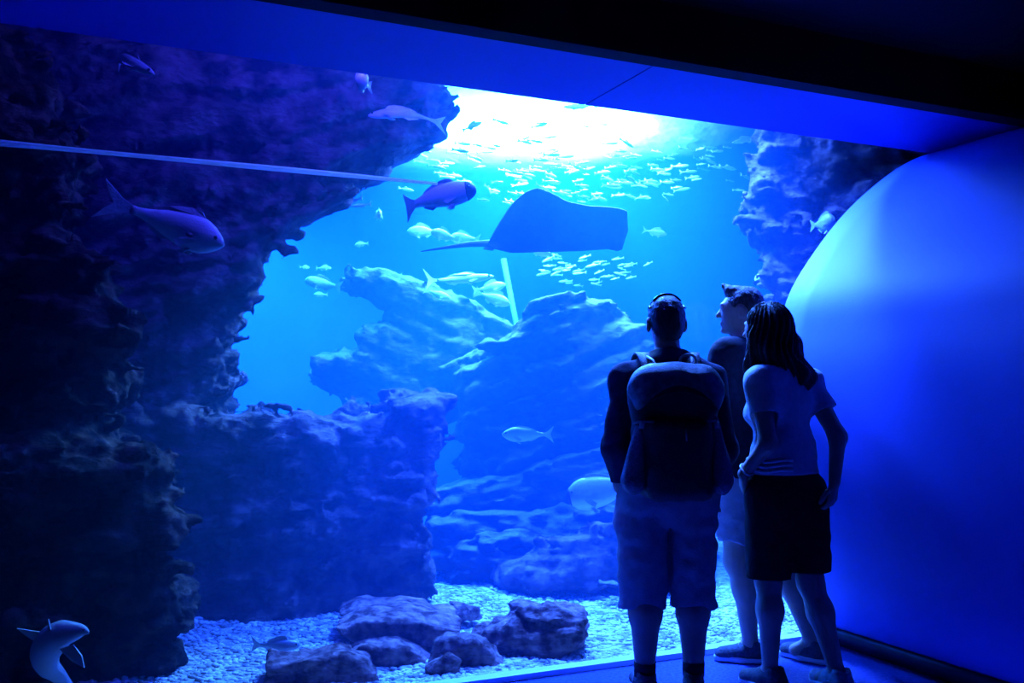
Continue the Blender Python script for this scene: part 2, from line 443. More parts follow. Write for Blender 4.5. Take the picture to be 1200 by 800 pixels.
# room floor (carpet)
V = [G(-4.5, 0.0, 0), G(3.2, 0.0, 0), G(3.2, -6.5, 0), G(-4.5, -6.5, 0)]
V = V + [v - np.array([0, 0, 0.1]) for v in V]
o = link_mesh('floor', mesh_py('floor', V, [(3, 2, 1, 0), (4, 5, 6, 7), (0, 1, 5, 4), (1, 2, 6, 5), (2, 3, 7, 6), (3, 0, 4, 7)]), M['carpet'], smooth=False)
tag(o, 'dark blue carpet floor of the viewing room', 'floor', kind='structure')
o = gbox('ceiling', -4.5, 3.2, -6.5, -0.66, 2.98, 3.08, M['black_paint']); tag(o, 'black ceiling of the viewing room', 'ceiling', kind='structure')
# soffit over the window, in panels with open joints, and the dark beam in front of it
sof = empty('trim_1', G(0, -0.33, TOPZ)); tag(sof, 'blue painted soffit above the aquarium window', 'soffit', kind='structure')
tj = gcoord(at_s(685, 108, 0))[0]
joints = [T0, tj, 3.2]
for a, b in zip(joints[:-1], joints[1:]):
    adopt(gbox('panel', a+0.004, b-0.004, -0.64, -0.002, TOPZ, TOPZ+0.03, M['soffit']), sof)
o = gbox('backing', T0, 3.2, -0.64, -0.002, TOPZ+0.034, TOPZ+0.2, M['black_paint']); adopt(o, sof)
o = gbox('trim_2', -4.5, 3.2, -0.74, -0.645, TOPZ-0.012, 2.985, M['black_paint']); tag(o, 'dark beam along the front of the soffit', 'beam', kind='structure')
# acrylic window
win = gbox('window_1', T0, T1, 0.0, 0.05, 0.03, TOPZ+0.03, M['glass']); tag(win, 'large clear acrylic aquarium window', 'window', kind='structure')
a, b = gcoord(at_s(0, 168, 0)), gcoord(at_s(512, 215.5, 0))  # milky strip modelled in place of a light-strip reflection on the pane
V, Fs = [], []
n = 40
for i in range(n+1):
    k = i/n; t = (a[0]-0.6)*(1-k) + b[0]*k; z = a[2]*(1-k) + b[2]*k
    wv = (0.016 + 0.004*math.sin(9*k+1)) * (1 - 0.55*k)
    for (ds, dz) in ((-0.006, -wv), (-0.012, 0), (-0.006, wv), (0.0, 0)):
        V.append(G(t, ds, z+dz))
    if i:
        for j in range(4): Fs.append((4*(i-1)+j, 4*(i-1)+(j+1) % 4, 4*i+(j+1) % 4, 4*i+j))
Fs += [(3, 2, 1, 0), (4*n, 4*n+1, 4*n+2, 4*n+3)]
sm = bpy.data.materials.new('milky_reflection'); N_, L_ = nodes_of(sm)
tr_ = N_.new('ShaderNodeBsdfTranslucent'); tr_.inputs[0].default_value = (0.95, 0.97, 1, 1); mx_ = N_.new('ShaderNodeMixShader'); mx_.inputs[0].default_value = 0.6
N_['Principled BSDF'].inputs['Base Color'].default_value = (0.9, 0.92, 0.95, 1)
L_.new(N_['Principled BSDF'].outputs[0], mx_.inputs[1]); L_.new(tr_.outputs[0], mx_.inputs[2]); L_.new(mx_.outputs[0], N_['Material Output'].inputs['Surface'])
reflection_strip = link_mesh('reflection_strip', mesh_py('reflection_strip', V, Fs), sm, win); reflection_strip['label'] = 'pale horizontal strip modelling a light reflection on the acrylic'
o = gbox('trim_3', T0, 1.15, -0.012, 0.06, -0.01, 0.028, M['sill']); tag(o, 'pale sill strip along the foot of the window', 'sill', kind='structure')
# solid surround right of the window
o = gbox('wall_front', T1, 3.2, -0.02, 0.05, 0.0, TOPZ+0.03, M['black_paint']); tag(o, 'dark wall beside the end of the aquarium window', 'wall', kind='structure')

# big rounded blue wall (side of a wide tube) that meets the window in an arc
prof = [(1.22, 0.0), (1.06, 0.14), (0.965, 0.32), (0.90, 0.60), (0.865, 0.95), (0.87, 1.35), (0.91, 1.62), (0.985, 1.86), (1.19, 2.13), (1.436, 2.375), (1.756, 2.605), (2.03, 2.735), (2.35, 2.80)]
def catmull(P, n):
    P = [np.array(p, float) for p in P]; out = []
    Q = [2*P[0]-P[1]] + P + [2*P[-1]-P[-2]]
    for i in range(1, len(Q)-2):
        for j in range(n):
            t = j/n; p0, p1, p2, p3 = Q[i-1:i+3]
            out.append(0.5*((2*p1) + (-p0+p2)*t + (2*p0-5*p1+4*p2-p3)*t*t + (-p0+3*p1-3*p2+p3)*t**3))
    out.append(P[-1]); return out
pf = catmull(prof, 6)
V, Q = [], []
S = np.linspace(-0.004, -4.5, 24)
nr = len(pf)
for s in S:
    for (t, z) in pf: V.append(G(t, s, z))
for s in S:
    for i, (t, z) in enumerate(pf):
        V.append(G(t+0.06, s, z - 0.02 if z > 1.4 else z))
off = len(S)*nr
for i in range(len(S)-1):
    for j in range(nr-1):
        a, b, c, d = i*nr+j, i*nr+j+1, (i+1)*nr+j+1, (i+1)*nr+j
        Q.append((a, b, c, d)); Q.append((off+d, off+c, off+b, off+a))
for j in range(nr-1): Q.append((j+1, j, off+j, off+j+1))
for i in range(len(S)-1):
    a, d = i*nr, (i+1)*nr
    Q.append((a, d, off+d, off+a)); a += nr-1; d += nr-1; Q.append((d, a, off+a, off+d))
wall = link_mesh('wall_right', mesh_np('wall_right', V, Q), M['blue_paint']); tag(wall, 'large rounded blue wall beside the window', 'wall', kind='structure')
V, Q = [], []
for s in S:
    for (t, z) in ((1.165, 0.0), (1.06, 0.10), (1.09, 0.115), (1.24, 0.0)): V.append(G(t-0.012, s, z))
for i in range(len(S)-1):
    for j in range(4):
        a, b = i*4+j, i*4+(j+1) % 4; Q.append((b, a, a+4, b+4))
o = link_mesh('baseboard_right', mesh_np('baseboard_right', V, Q), M['base_dark'], smooth=False); tag(o, 'dark skirting along the foot of the rounded blue wall', 'baseboard', kind='structure')

# tank shell
TB = 7.2
o = gbox('wall_back', -6.5, 10.0, TB, TB+0.1, -0.3, 4.6, M['backwall']); tag(o, 'far painted wall of the aquarium tank', 'wall', kind='structure')
o = gbox('wall_left', -6.6, -6.5, 0.0, TB, -0.3, 4.6, M['backwall']); tag(o, 'end wall of the aquarium tank', 'wall', kind='structure')
o = gbox('floor_tank', -6.5, 10.0, 0.052, TB, -0.3, -0.015, M['sand']); tag(o, 'sandy bottom of the aquarium tank', 'floor', kind='structure')

# ------------------------------------------------------------------ rocks
def poly_sdf(R, Z, P):
    P = np.asarray(P); d = np.full(R.shape, 1e9); inside = np.zeros(R.shape, bool)
    n = len(P)
    for i in range(n):
        a, b = P[i], P[(i+1) % n]
        e = b-a; wx, wy = R-a[0], Z-a[1]
        t = np.clip((wx*e[0]+wy*e[1])/(e@e+1e-12), 0, 1)
        d = np.minimum(d, (wx-e[0]*t)**2 + (wy-e[1]*t)**2)
        c = ((a[1] <= Z) & (b[1] > Z)) | ((b[1] <= Z) & (a[1] > Z))
        with np.errstate(divide='ignore', invalid='ignore'):
            xi = a[0] + (Z-a[1])/(b[1]-a[1] if abs(b[1]-a[1]) > 1e-12 else 1e-12)*e[0]
        inside ^= c & (R < xi)
    d = np.sqrt(d)
    return np.where(inside, -d, d)
def rock(name, label, poly, Y0, half, m, res=0.024, amp=1.0, rnd=0.22, group=None, strata=1.0, tilt=0.0, seed=0.0, top=0.0, fine=0.8, shrink=0.0, facets=0):
    poly = np.array(poly, float); c = (poly.min(0)+poly.max(0))/2
    C = at(c[0], c[1], Y0)
    d = ray(c[0], c[1]).copy(); d[2] = 0; d /= np.linalg.norm(d)
    r = np.array([d[1], -d[0], 0])
    P = []
    cam0 = np.array([0, 0, CAMH])
    for px, py in poly:
        rr = ray(px, py); k = ((C-cam0) @ d)/(rr @ d); p = cam0 + rr*k
        P.append(((p-C) @ r, p[2]))
    P = np.array(P)
    mg = 0.12 + 0.1*amp; hg = half*max(1, 1-top)
    lo = np.array([P[:, 0].min()-mg, -hg-mg, max(P[:, 1].min()-mg, -0.25)]); hi = np.array([P[:, 0].max()+mg, hg+mg, min(P[:, 1].max()+mg, 4.0)])
    n = np.ceil((hi-lo)/res).astype(int)+1
    ar, ad, az = [lo[i]+res*np.arange(n[i]) for i in range(3)]
    R2, Z2 = np.meshgrid(ar, az, indexing='ij')
    d2 = poly_sdf(R2, Z2, P)
    # thinner towards the top when top > 0, so upper faces slope and catch the light
    hz = half*(1 - top*np.clip((az-P[:, 1].min())/(P[:, 1].max()-P[:, 1].min()), 0, 1))
    dd = np.abs(ad)[:, None] - hz[None, :]
    f = smax(np.repeat(d2[:, None, :], len(ad), 1), np.repeat(dd[None], len(ar), 0), rnd)
    if facets:
        A3 = np.stack(np.meshgrid(ar, ad, az, indexing='ij'), -1); ins = A3[f < 0]; cc = ins.mean(0)
        rg = np.random.default_rng(int(abs(c[0])*7 + abs(c[1])) + 5)
        for _ in range(facets):
            v = rg.standard_normal(3); v[1] = v[1] if rg.random() < .3 else -abs(v[1]); v /= np.linalg.norm(v)
            off = ((ins-cc) @ v).max()*rg.uniform(.74, .93)
            f = smax(f, (A3-cc) @ v - off, .012)
    near = np.abs(f) < 0.25*max(amp, .4) + 0.10
    I = np.argwhere(near)
    x = C[0] + r[0]*ar[I[:, 0]] + d[0]*ad[I[:, 1]] + seed; y = C[1] + r[1]*ar[I[:, 0]] + d[1]*ad[I[:, 1]]; z = az[I[:, 2]] + tilt*ar[I[:, 0]]
    w = 0.35*(vnoise(x*1.7+9, y*1.7, z*1.7)-.5)
    q = 0.30*amp*(vnoise(x*1.3, y*1.3+5, z*1.6)-.5)
    q += 0.20*amp*(vnoise(x*3.1+w, y*3.1, z*4.2+2, True)-.5)
    rd = 1-np.abs(2*vnoise(x*2.6+w*3, y*2.6, z*(5+4*strata)+w*4)-1)
    q -= 0.10*amp*strata*(rd-.5)
    zz = z*(3.2 if half > .3 else 7.0) + 1.3*vnoise(x*0.9, y*0.9, z*0.6) + 0.5*vnoise(x*3, y*3, z*2)
    fr = zz - np.floor(zz)
    q += 0.085*amp*strata*(np.minimum(fr/.8, (1-fr)/.2)-.5)*(0.4+1.2*vnoise(x*1.1+8, y*1.1, z*1.4))
    for fr_, am in ((5.5, .075), (11, .055), (22, .034)):
        bl = np.abs(2*vnoise(x*fr_+4, y*fr_+w*2, z*fr_*1.5+w*3, fr_ > 8)-1)
        q -= am*fine*1.25*(bl-.45)
    q += 0.03*fine*(vnoise(x*31, y*31, z*36, True)-.5) + shrink
    f[near] += q
    Rr, Dd, Zz = ar[:, None, None], ad[None, :, None], az[None, None, :]
    s = (C[0]-P0[0]+r[0]*Rr+d[0]*Dd)*GW[0] + (C[1]-P0[1]+r[1]*Rr+d[1]*Dd)*GW[1]
    f = smax(f, (0.09 - s) + 0*Zz, 0.03)
    f[0], f[-1], f[:, 0], f[:, -1], f[:, :, 0], f[:, :, -1] = 1, 1, 1, 1, 1, 1
    V, Q = main_piece(*surface_nets(f, lo, res))
    base = C.copy(); base[2] = max(0.0, float(V[:, 2].min()))
    W = np.empty_like(V)
    W[:, 0] = r[0]*V[:, 0] + d[0]*V[:, 1]; W[:, 1] = r[1]*V[:, 0] + d[1]*V[:, 1]; W[:, 2] = V[:, 2] - base[2]
    Q = Q[:, ::-1] if np.linalg.det(np.array([r, d, [0, 0, 1]])) < 0 else Q
    o = link_mesh(name, mesh_np(name, W, Q), m); o.location = base
    tag(o, label, 'rock', group)
    return o
R_, RD, RR, RP = M['rock'], M['rock_dark'], M['rock_red'], M['rock_pale']
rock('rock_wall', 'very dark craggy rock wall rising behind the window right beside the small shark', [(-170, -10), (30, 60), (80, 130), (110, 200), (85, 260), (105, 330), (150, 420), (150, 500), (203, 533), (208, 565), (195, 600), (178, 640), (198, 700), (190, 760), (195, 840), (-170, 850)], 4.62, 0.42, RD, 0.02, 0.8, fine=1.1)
rock('rock_arch', 'huge overhanging rock arch reaching out under the water surface', [(-60, -70), (330, -60), (420, 45), (485, 82), (478, 103), (512, 150), (480, 180), (440, 205), (400, 214), (398, 250), (330, 283), (335, 302), (303, 320), (311, 362), (285, 390), (292, 470), (250, 520), (-60, 520)], 6.2, 0.42, R_, 0.021, 0.65, 0.36, strata=1.4, tilt=-0.35, fine=1.05, shrink=0.02, top=-0.6)
rock('rock_block', 'massive upright rock block with a flat lit top below the arch', [(130, 480), (300, 458), (380, 466), (440, 468), (447, 452), (500, 447), (537, 456), (538, 490), (521, 560), (508, 600), (518, 690), (500, 712), (330, 740), (130, 760)], 6.05, 0.45, R_, 0.021, 0.45, 0.2, strata=0.9, fine=1.0, shrink=0.04)
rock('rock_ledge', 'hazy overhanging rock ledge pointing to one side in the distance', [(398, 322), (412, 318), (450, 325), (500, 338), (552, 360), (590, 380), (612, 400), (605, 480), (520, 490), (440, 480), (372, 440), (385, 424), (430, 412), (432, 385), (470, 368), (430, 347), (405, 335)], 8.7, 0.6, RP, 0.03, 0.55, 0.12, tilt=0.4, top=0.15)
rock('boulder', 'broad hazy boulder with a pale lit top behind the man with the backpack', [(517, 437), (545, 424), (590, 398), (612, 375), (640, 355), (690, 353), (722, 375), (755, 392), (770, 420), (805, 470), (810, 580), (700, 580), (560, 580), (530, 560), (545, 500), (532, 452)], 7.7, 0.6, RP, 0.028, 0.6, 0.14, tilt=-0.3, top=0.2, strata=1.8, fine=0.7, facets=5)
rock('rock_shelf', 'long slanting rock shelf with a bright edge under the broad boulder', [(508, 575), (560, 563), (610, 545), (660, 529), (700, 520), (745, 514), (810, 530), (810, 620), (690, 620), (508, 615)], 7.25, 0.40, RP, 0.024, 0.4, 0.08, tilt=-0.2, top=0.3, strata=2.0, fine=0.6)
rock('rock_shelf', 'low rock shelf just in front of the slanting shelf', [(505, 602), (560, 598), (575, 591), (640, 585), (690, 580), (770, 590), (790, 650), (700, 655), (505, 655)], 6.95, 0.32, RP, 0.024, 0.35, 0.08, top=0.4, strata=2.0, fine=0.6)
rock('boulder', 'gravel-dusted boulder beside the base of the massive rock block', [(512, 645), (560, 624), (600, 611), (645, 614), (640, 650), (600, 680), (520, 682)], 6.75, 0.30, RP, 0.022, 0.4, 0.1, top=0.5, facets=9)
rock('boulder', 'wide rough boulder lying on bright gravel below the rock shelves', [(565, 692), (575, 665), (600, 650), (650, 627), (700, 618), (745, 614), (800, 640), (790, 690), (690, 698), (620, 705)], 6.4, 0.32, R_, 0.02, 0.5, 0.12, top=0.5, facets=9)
rock('slab_rock', 'flat reddish slab lying on top of the rock pile near the window', [(398, 722), (420, 712), (470, 709), (510, 716), (541, 722), (536, 736), (480, 744), (420, 742)], 5.15, 0.30, RR, 0.012, 0.12, 0.015, fine=0.25)
rock('slab_rock', 'thick reddish slab leaning at the front of the rock pile', [(411, 752), (432, 743), (466, 740), (492, 750), (512, 768), (500, 800), (450, 812), (415, 800)], 4.88, 0.22, RR, 0.012, 0.14, 0.02, tilt=0.3, fine=0.28, facets=3)
rock('boulder', 'low dark boulder with pale ridges against the glass in front of the gravel', [(293, 772), (305, 764), (330, 770), (360, 766), (400, 757), (432, 768), (445, 800), (440, 850), (290, 850)], 4.5, 0.20, RR, 0.013, 0.18, 0.025, top=0.4, fine=0.34, facets=7)
rock('boulder', 'sloping purple-brown rock between the leaning slab and the knobbly boulder', [(500, 748), (520, 733), (560, 745), (590, 768), (608, 795), (590, 815), (500, 815)], 4.72, 0.14, RR, 0.013, 0.18, 0.025, top=0.4, fine=0.34, facets=7)
rock('boulder', 'knobbly reef boulder with a ragged rim beside the sill strip', [(545, 738), (570, 716), (610, 706), (650, 701), (686, 714), (691, 735), (676, 765), (655, 785), (600, 790), (565, 775)], 4.98, 0.20, RR, 0.013, 0.35, 0.03, top=0.3, fine=0.5, facets=13)
rock('stone', 'small wedge-shaped stone at the foot of the leaning slab', [(500, 778), (520, 764), (540, 770), (550, 792), (545, 812), (503, 812)], 4.56, 0.06, RR, 0.012, 0.14, 0.04, fine=0.34, facets=7)
rock('stone', 'small rounded purple stone behind the flat slab', [(524, 726), (530, 708), (545, 702), (562, 712), (566, 730)], 5.45, 0.10, RR, 0.012, 0.14, 0.04, fine=0.34, facets=7)
rock('stone', 'small pale stone on bright gravel next to the wide rough boulder', [(688, 692), (700, 674), (720, 678), (740, 692)], 6.0, 0.10, RP, 0.014, 0.12, 0.04, fine=0.34, facets=7)
rock('rock_outcrop', 'dark knobbly rock outcrop hanging beside the rounded blue wall', [(906, 140), (893, 160), (888, 185), (884, 202), (890, 228), (880, 255), (885, 268), (897, 285), (902, 330), (930, 372), (985, 400), (1060, 330), (1150, 260), (1190, 130), (1090, 90), (960, 100)], 6.15, 0.45, R_, 0.02, 0.5, 0.12, fine=1.3)

# gravel: thousands of small stones, one uncountable bed
ico = bmesh.new(); bmesh.ops.create_icosphere(ico, subdivisions=1, radius=1.0)
iv = np.array([v.co[:] for v in ico.verts]); ifc = np.array([[v.index for v in f.verts] for f in ico.faces]); ico.free()
NP = 22000
tt = rng.uniform(-3.0, 1.6, NP); ss = 0.085 + 4.2*rng.random(NP)**1.4
sz = rng.uniform(0.007, 0.019, NP)*(1+0.35*(ss/4))
ang = rng.uniform(0, 6.28, NP)
gv = iv[None]*(1+0.25*rng.standard_normal((NP, 12, 1)).clip(-1, 1))*sz[:, None, None]*np.array([1.3, 1.0, 0.55])
ca, sa = np.cos(ang)[:, None], np.sin(ang)[:, None]
gx, gy = gv[..., 0]*ca - gv[..., 1]*sa, gv[..., 0]*sa + gv[..., 1]*ca
hgt = 0.05*(vnoise(tt*1.5, ss*1.5, tt*0+3)-.4)
base = P0[None] + tt[:, None]*GU + ss[:, None]*GW
gvw = np.stack([gx + base[:, 0, None], gy + base[:, 1, None], gv[..., 2] + (hgt.clip(-0.005, 1) + 0.002)[:, None]], -1).reshape(-1, 3)
gf = (ifc[None] + 12*np.arange(NP)[:, None, None]).reshape(-1, 3)
o = link_mesh('gravel', mesh_np('gravel', gvw, gf), M['gravel'], smooth=False)
tag(o, 'pale coarse gravel covering the tank bottom', 'gravel', kind='stuff')
n1, n2 = 100, 90
A = np.linspace(-4.0, 5, n1); B = np.linspace(0.06, 7.1, n2)
AA, BB = np.meshgrid(A, B, indexing='ij')
hh = 0.05*(vnoise(AA*1.5, BB*1.5, AA*0+3)-.4).clip(-0.1, 1) - 0.006 + 0.012*vnoise(AA*9, BB*9, AA*0)
W = P0 + AA[..., None]*GU + BB[..., None]*GW + hh[..., None]*GZ
ii = np.arange(n1*n2).reshape(n1, n2)
Q = np.stack([ii[:-1, :-1], ii[1:, :-1], ii[1:, 1:], ii[:-1, 1:]], -1).reshape(-1, 4)
o = link_mesh('gravel_bed', mesh_np('gravel_bed', W.reshape(-1, 3), Q), M['sand']); tag(o, 'uneven pale sand bed under the gravel', 'sand', kind='stuff')

# leaning pale pipe far back
pA, pB = at(590, 303, 9.6), at(606, 385, 9.6)
pC = pB + (pB-pA)*3.2
tube('pipe', [pA, pB, (pC*0.5+pB*0.5), pC], 0.030, M['pole'], n=12)
tag(COL.objects['pipe'], 'thin pale leaning pipe standing far behind the boulders', 'pipe')

# ------------------------------------------------------------------ water
o = gbox('water', -6.48, 9.98, 0.055, TB-0.02, -0.2, 3.62, M['water']); tag(o, 'clear blue water filling the aquarium tank', 'water', kind='stuff')
n1, n2 = 170, 120
A = np.linspace(-5.0, 6.0, n1); B = np.linspace(0.07, TB-0.03, n2)
AA, BB = np.meshgrid(A, B, indexing='ij')
hh = 3.55 + 0.05*(vnoise(AA*2.2, BB*2.8, AA*0+1)-.5) + 0.02*(vnoise(AA*6, BB*7, AA*0+2)-.5)
W = P0 + AA[..., None]*GU + BB[..., None]*GW + hh[..., None]*GZ
ii = np.arange(n1*n2).reshape(n1, n2)
Q = np.stack([ii[:-1, :-1], ii[1:, :-1], ii[1:, 1:], ii[:-1, 1:]], -1).reshape(-1, 4)
o = link_mesh('water_surface', mesh_np('water_surface', W.reshape(-1, 3), Q), M['surface']); tag(o, 'rippled bright water surface seen from below', 'water surface', kind='stuff')

# ------------------------------------------------------------------ fish
def fin_mesh(pts, th, bendf, lean=0.0):
    """thin solid fin from an outline in the fish's side plane"""
    n = len(pts); V = []
    for sgn in (1, -1):
        for (x, z, y) in pts: V.append(bendf(np.array([x, y + sgn*th, z])))
    Fs = [tuple(range(n)), tuple(range(2*n-1, n-1, -1))]
    for i in range(n):
        j = (i+1) % n; Fs.append((i, i+n, j+n, j))
    return V, Fs
PU = np.array([0, .02, .06, .14, .26, .40, .55, .70, .84, .94, 1.0])
PROFILES = {
    'bream': np.array([.10, .22, .42, .70, .95, 1.0, .92, .70, .40, .24, .24]),
    'slim':  np.array([.12, .28, .48, .72, .92, 1.0, .95, .80, .55, .32, .28]),
    'grouper': np.array([.22, .42, .62, .84, 1.0, 1.0, .92, .74, .50, .38, .36]),
}
def fish_body(L, hf, wf, prof, bendf, nseg=22, nr=14, belly=0.0):
    U = np.linspace(0, 1, nseg); H = np.interp(U, PU, PROFILES[prof]); V = []; Fs = []
    for u, h in zip(U, H):
        x = (0.5 - 0.80*u)*L; hh = h*hf*L/2; ww = h*wf*L/2*(1.12-0.35*u)
        for j in range(nr):
            a = 2*math.pi*j/nr
            V.append(bendf(np.array([x, ww*math.sin(a)*(1-0.15*abs(math.cos(a))), hh*math.cos(a) + belly*hh*(1-u)*0.2])))
    for i in range(nseg-1):
        for j in range(nr):
            a, b = i*nr+j, i*nr+(j+1) % nr; Fs.append((a, b, b+nr, a+nr))
    Fs.append(tuple(range(nr-1, -1, -1))); Fs.append(tuple((nseg-1)*nr+j for j in range(nr)))
    return V, Fs
def fish(name, label, L, hf, wf, prof, loc, yaw, pitch=0, roll=0, bend=0.0, skin='fish_silver', fin='fin_pale', group=None, fork=0.5, dors=0.10, mask=None, parts='full', cat='fish'):
    bendf = lambda p: np.array([p[0], p[1] + bend*L*((0.2 - p[0]/L) if p[0]/L < 0.2 else 0)**2*2.0, p[2]])
    root = empty(name, loc); root.rotation_euler = (math.radians(roll), math.radians(pitch), math.radians(yaw))
    tag(root, label, cat, group)
    V, Fs = fish_body(L, hf, wf, prof, bendf); link_mesh('body', mesh_py('body', V, Fs), M[skin], root)
    th = 0.004*L
    ph = np.interp(1, PU, PROFILES[prof])*hf*L/2
    x0 = -0.29*L
    tl = [(x0, ph*.8, 0), (x0-.08*L, ph*1.7, 0), (x0-.2*L, .13*L+ph, 0), (x0-.19*L+fork*.05*L, .06*L, 0), (x0-.2*L+fork*.12*L, 0, 0), (x0-.19*L+fork*.05*L, -.06*L, 0), (x0-.2*L, -.13*L-ph, 0), (x0-.08*L, -ph*1.7, 0), (x0, -ph*.8, 0)]
    V, Fs = fin_mesh(tl, th, bendf); link_mesh('tail_fin', mesh_py('tail_fin', V, Fs), M[fin], root, smooth=False)
    top = lambda u: np.interp(u, PU, PROFILES[prof])*hf*L/2*0.96
    if parts != 'none':
        us = [.28, .34, .45, .58, .70, .80]
        ds = [0.1, .9, 1.0, .8, .6, .2]
        pts = [((.5-.8*u)*L, top(u)*0.95, 0) for u in us[::-1]] + [((.5-.8*u-.02)*L, top(u)+dors*L*d, 0) for u, d in zip(us, ds)]
        V, Fs = fin_mesh(pts, th, bendf); link_mesh('dorsal_fin', mesh_py('dorsal_fin', V, Fs), M[fin], root, smooth=False)
        us = [.60, .66, .75, .82]; ds = [.2, .9, .6, .2]
        pts = [((.5-.8*u)*L, -top(u)*0.95, 0) for u in us[::-1]] + [((.5-.8*u-.03)*L, -top(u)-dors*.8*L*d, 0) for u, d in zip(us, ds)]
        V, Fs = fin_mesh(pts, th, bendf); link_mesh('anal_fin', mesh_py('anal_fin', V, Fs), M[fin], root, smooth=False)
        for sg in (1, -1):
            w0 = np.interp(.27, PU, PROFILES[prof])*wf*L/2
            pts = [(.285*L, -.12*hf*L, sg*w0*.95), (.27*L, -.22*hf*L, sg*w0*.95), (.17*L, -.42*hf*L, sg*(w0+.05*L)), (.13*L, -.30*hf*L, sg*(w0+.06*L)), (.20*L, -.14*hf*L, sg*(w0+.03*L))]
            V, Fs = fin_mesh(pts, th, bendf); link_mesh('pectoral_fin', mesh_py('pectoral_fin', V, Fs), M[fin], root, smooth=False)
            pts = [(.24*L, -.40*hf*L, sg*w0*.4), (.19*L, -.42*hf*L, sg*w0*.4), (.13*L, -.62*hf*L, sg*w0*.7), (.19*L, -.60*hf*L, sg*w0*.7)]
            V, Fs = fin_mesh(pts, th, bendf); link_mesh('pelvic_fin', mesh_py('pelvic_fin', V, Fs), M[fin], root, smooth=False)
            ue = .09; he = np.interp(ue, PU, PROFILES[prof])
            ev = iv*0.018*L + np.array([(.5-.8*ue)*L, sg*he*wf*L/2*.95, .22*he*hf*L])
            link_mesh('eye', mesh_np('eye', ev, ifc), M['eye'], root)
    for mk in (mask or []):
        if mk[0] == 'muzzle':
            V, Fs = fish_body(L, hf, wf, prof, bendf, 60)
            V = [np.array(v)*np.array([1.004, 1.03, 1.03]) for v, k in zip(V, range(len(V))) if k < 14*mk[1]]
            Fs = [f for f in Fs if max(f) < len(V)] + [tuple(len(V)-14+j for j in range(14))]
            link_mesh('dark_muzzle', mesh_py('dark_muzzle', V, Fs), M['black_patch'], root)
        else:
            mx, mz, rx, rz = mk
            u = (.5-mx)/.8; w0 = np.interp(u, PU, PROFILES[prof])*wf*L/2*(1.12-.35*u)
            bm = bmesh.new(); bmesh.ops.create_uvsphere(bm, u_segments=16, v_segments=10, radius=1.0)
            for v in bm.verts: v.co = (v.co.x*rx*L + mx*L, v.co.y*(w0*1.35), v.co.z*rz*L + mz*L)
            me = bpy.data.meshes.new('dark_patch'); bm.to_mesh(me); bm.free(); link_mesh('dark_patch', me, M['black_patch'], root)
    return root

fish('fish', 'large fish with a dark muzzle swimming near the stingray tail', 0.50, .28, .20, 'grouper', at(509, 231, 5.45), -10, -9, 6, 0.5, 'fish_top_lit', 'fin_grey', fork=.2, dors=.05, mask=[('muzzle', 9)])
fish('fish', 'big silvery bream with a dark cheek patch in front of the dark arch', 0.60, .31, .16, 'bream', at(205, 264, 4.75), -14, 22, 0, -0.4, 'fish_pale', 'fin_grey', fork=.7, dors=.05, mask=[(.21, -.02, .055, .03)])
fish('fish', 'dim slender fish gliding past the upper dark rock of the arch', 0.46, .14, .10, 'slim', at(140, 66, 4.9), -10, 28, 0, 0.8, 'fish_grey', 'fin_grey', dors=.04)
fish('fish', 'pale long fish skimming the tip of the rock arch', 0.44, .15, .11, 'slim', at(472, 131, 5.7), 172, 4, 10, -0.6, 'fish_pale', 'fin_pale', dors=.05)
fish('fish', 'pale fish cut off by the soffit above the arch', 0.20, .22, .14, 'slim', at(361, 66, 5.3), 20, -8, 0, 0, 'fish_silver', 'fin_pale')
fish('fish', 'round dark fish seen head-on against the upper rock arch', 0.20, .62, .40, 'bream', at(424, 96, 5.25), -82, 0, 0, 0.3, 'fish_top_lit', 'fin_dark')
for (x, y, L, yw, pt, lab) in ((418, 224, .24, 168, 6, 'upper of three pale fish by the arch edge'), (414, 236, .23, 170, 6, 'middle of three pale fish by the arch edge'), (424, 241, .16, 185, 4, 'lowest and smallest of three pale fish by the arch edge')):
    fish('fish', lab, L, .17, .12, 'slim', at(x, y, 7.0), yw, pt, 0, .5, 'fish_silver', 'fin_pale', 'pale fish by the arch edge', dors=.03)
fish('fish', 'tiny round fish facing out in open water below the three pale fish', 0.16, .5, .3, 'bream', at(443, 251, 7.2), -70, 10, 0, 0, 'fish_silver', 'fin_pale')
fish('fish', 'faint bream-shaped fish above the far end of the stingray tail', 0.30, .32, .14, 'bream', at(498, 271, 8.0), 185, 0, 0, 0, 'fish_silver', 'fin_pale')
fish('fish', 'bright bream nearest the middle of the stingray tail', 0.24, .36, .16, 'bream', at(522, 276, 7.4), 190, -14, 0, 0, 'fish_silver', 'fin_pale')
fish('fish', 'pale bream beside the base of the stingray tail', 0.26, .34, .15, 'bream', at(545, 279, 7.6), 176, -4, 0, 0, 'fish_silver', 'fin_pale')
fish('fish', 'small faint fish alone beyond the stingray tail tip', 0.13, .34, .16, 'bream', at(424, 286, 8.2), 170, 6, 0, 0, 'fish_silver', 'fin_pale')
fish('fish', 'long bright barracuda-like fish above the hazy rock ledge', 0.60, .12, .09, 'slim', at(536, 328, 7.6), 10, -7, 0, -0.5, 'fish_pale', 'fin_pale', dors=.04)
fish('fish', 'grey striped fish just below the long bright fish', 0.24, .27, .13, 'bream', at(512, 344, 8.1), 5, 18, 0, 0, 'fish_pale', 'fin_pale')
fish('fish', 'upper fish of the pair next to the leaning pipe', 0.30, .27, .13, 'bream', at(573, 337, 8.1), -6, -10, 0, 0, 'fish_silver', 'fin_pale', 'pair beside the pipe')
fish('fish', 'lower brighter fish of the pair next to the leaning pipe', 0.32, .30, .14, 'bream', at(577, 349, 7.8), -6, 20, 0, 0, 'fish_silver', 'fin_pale', 'pair beside the pipe')
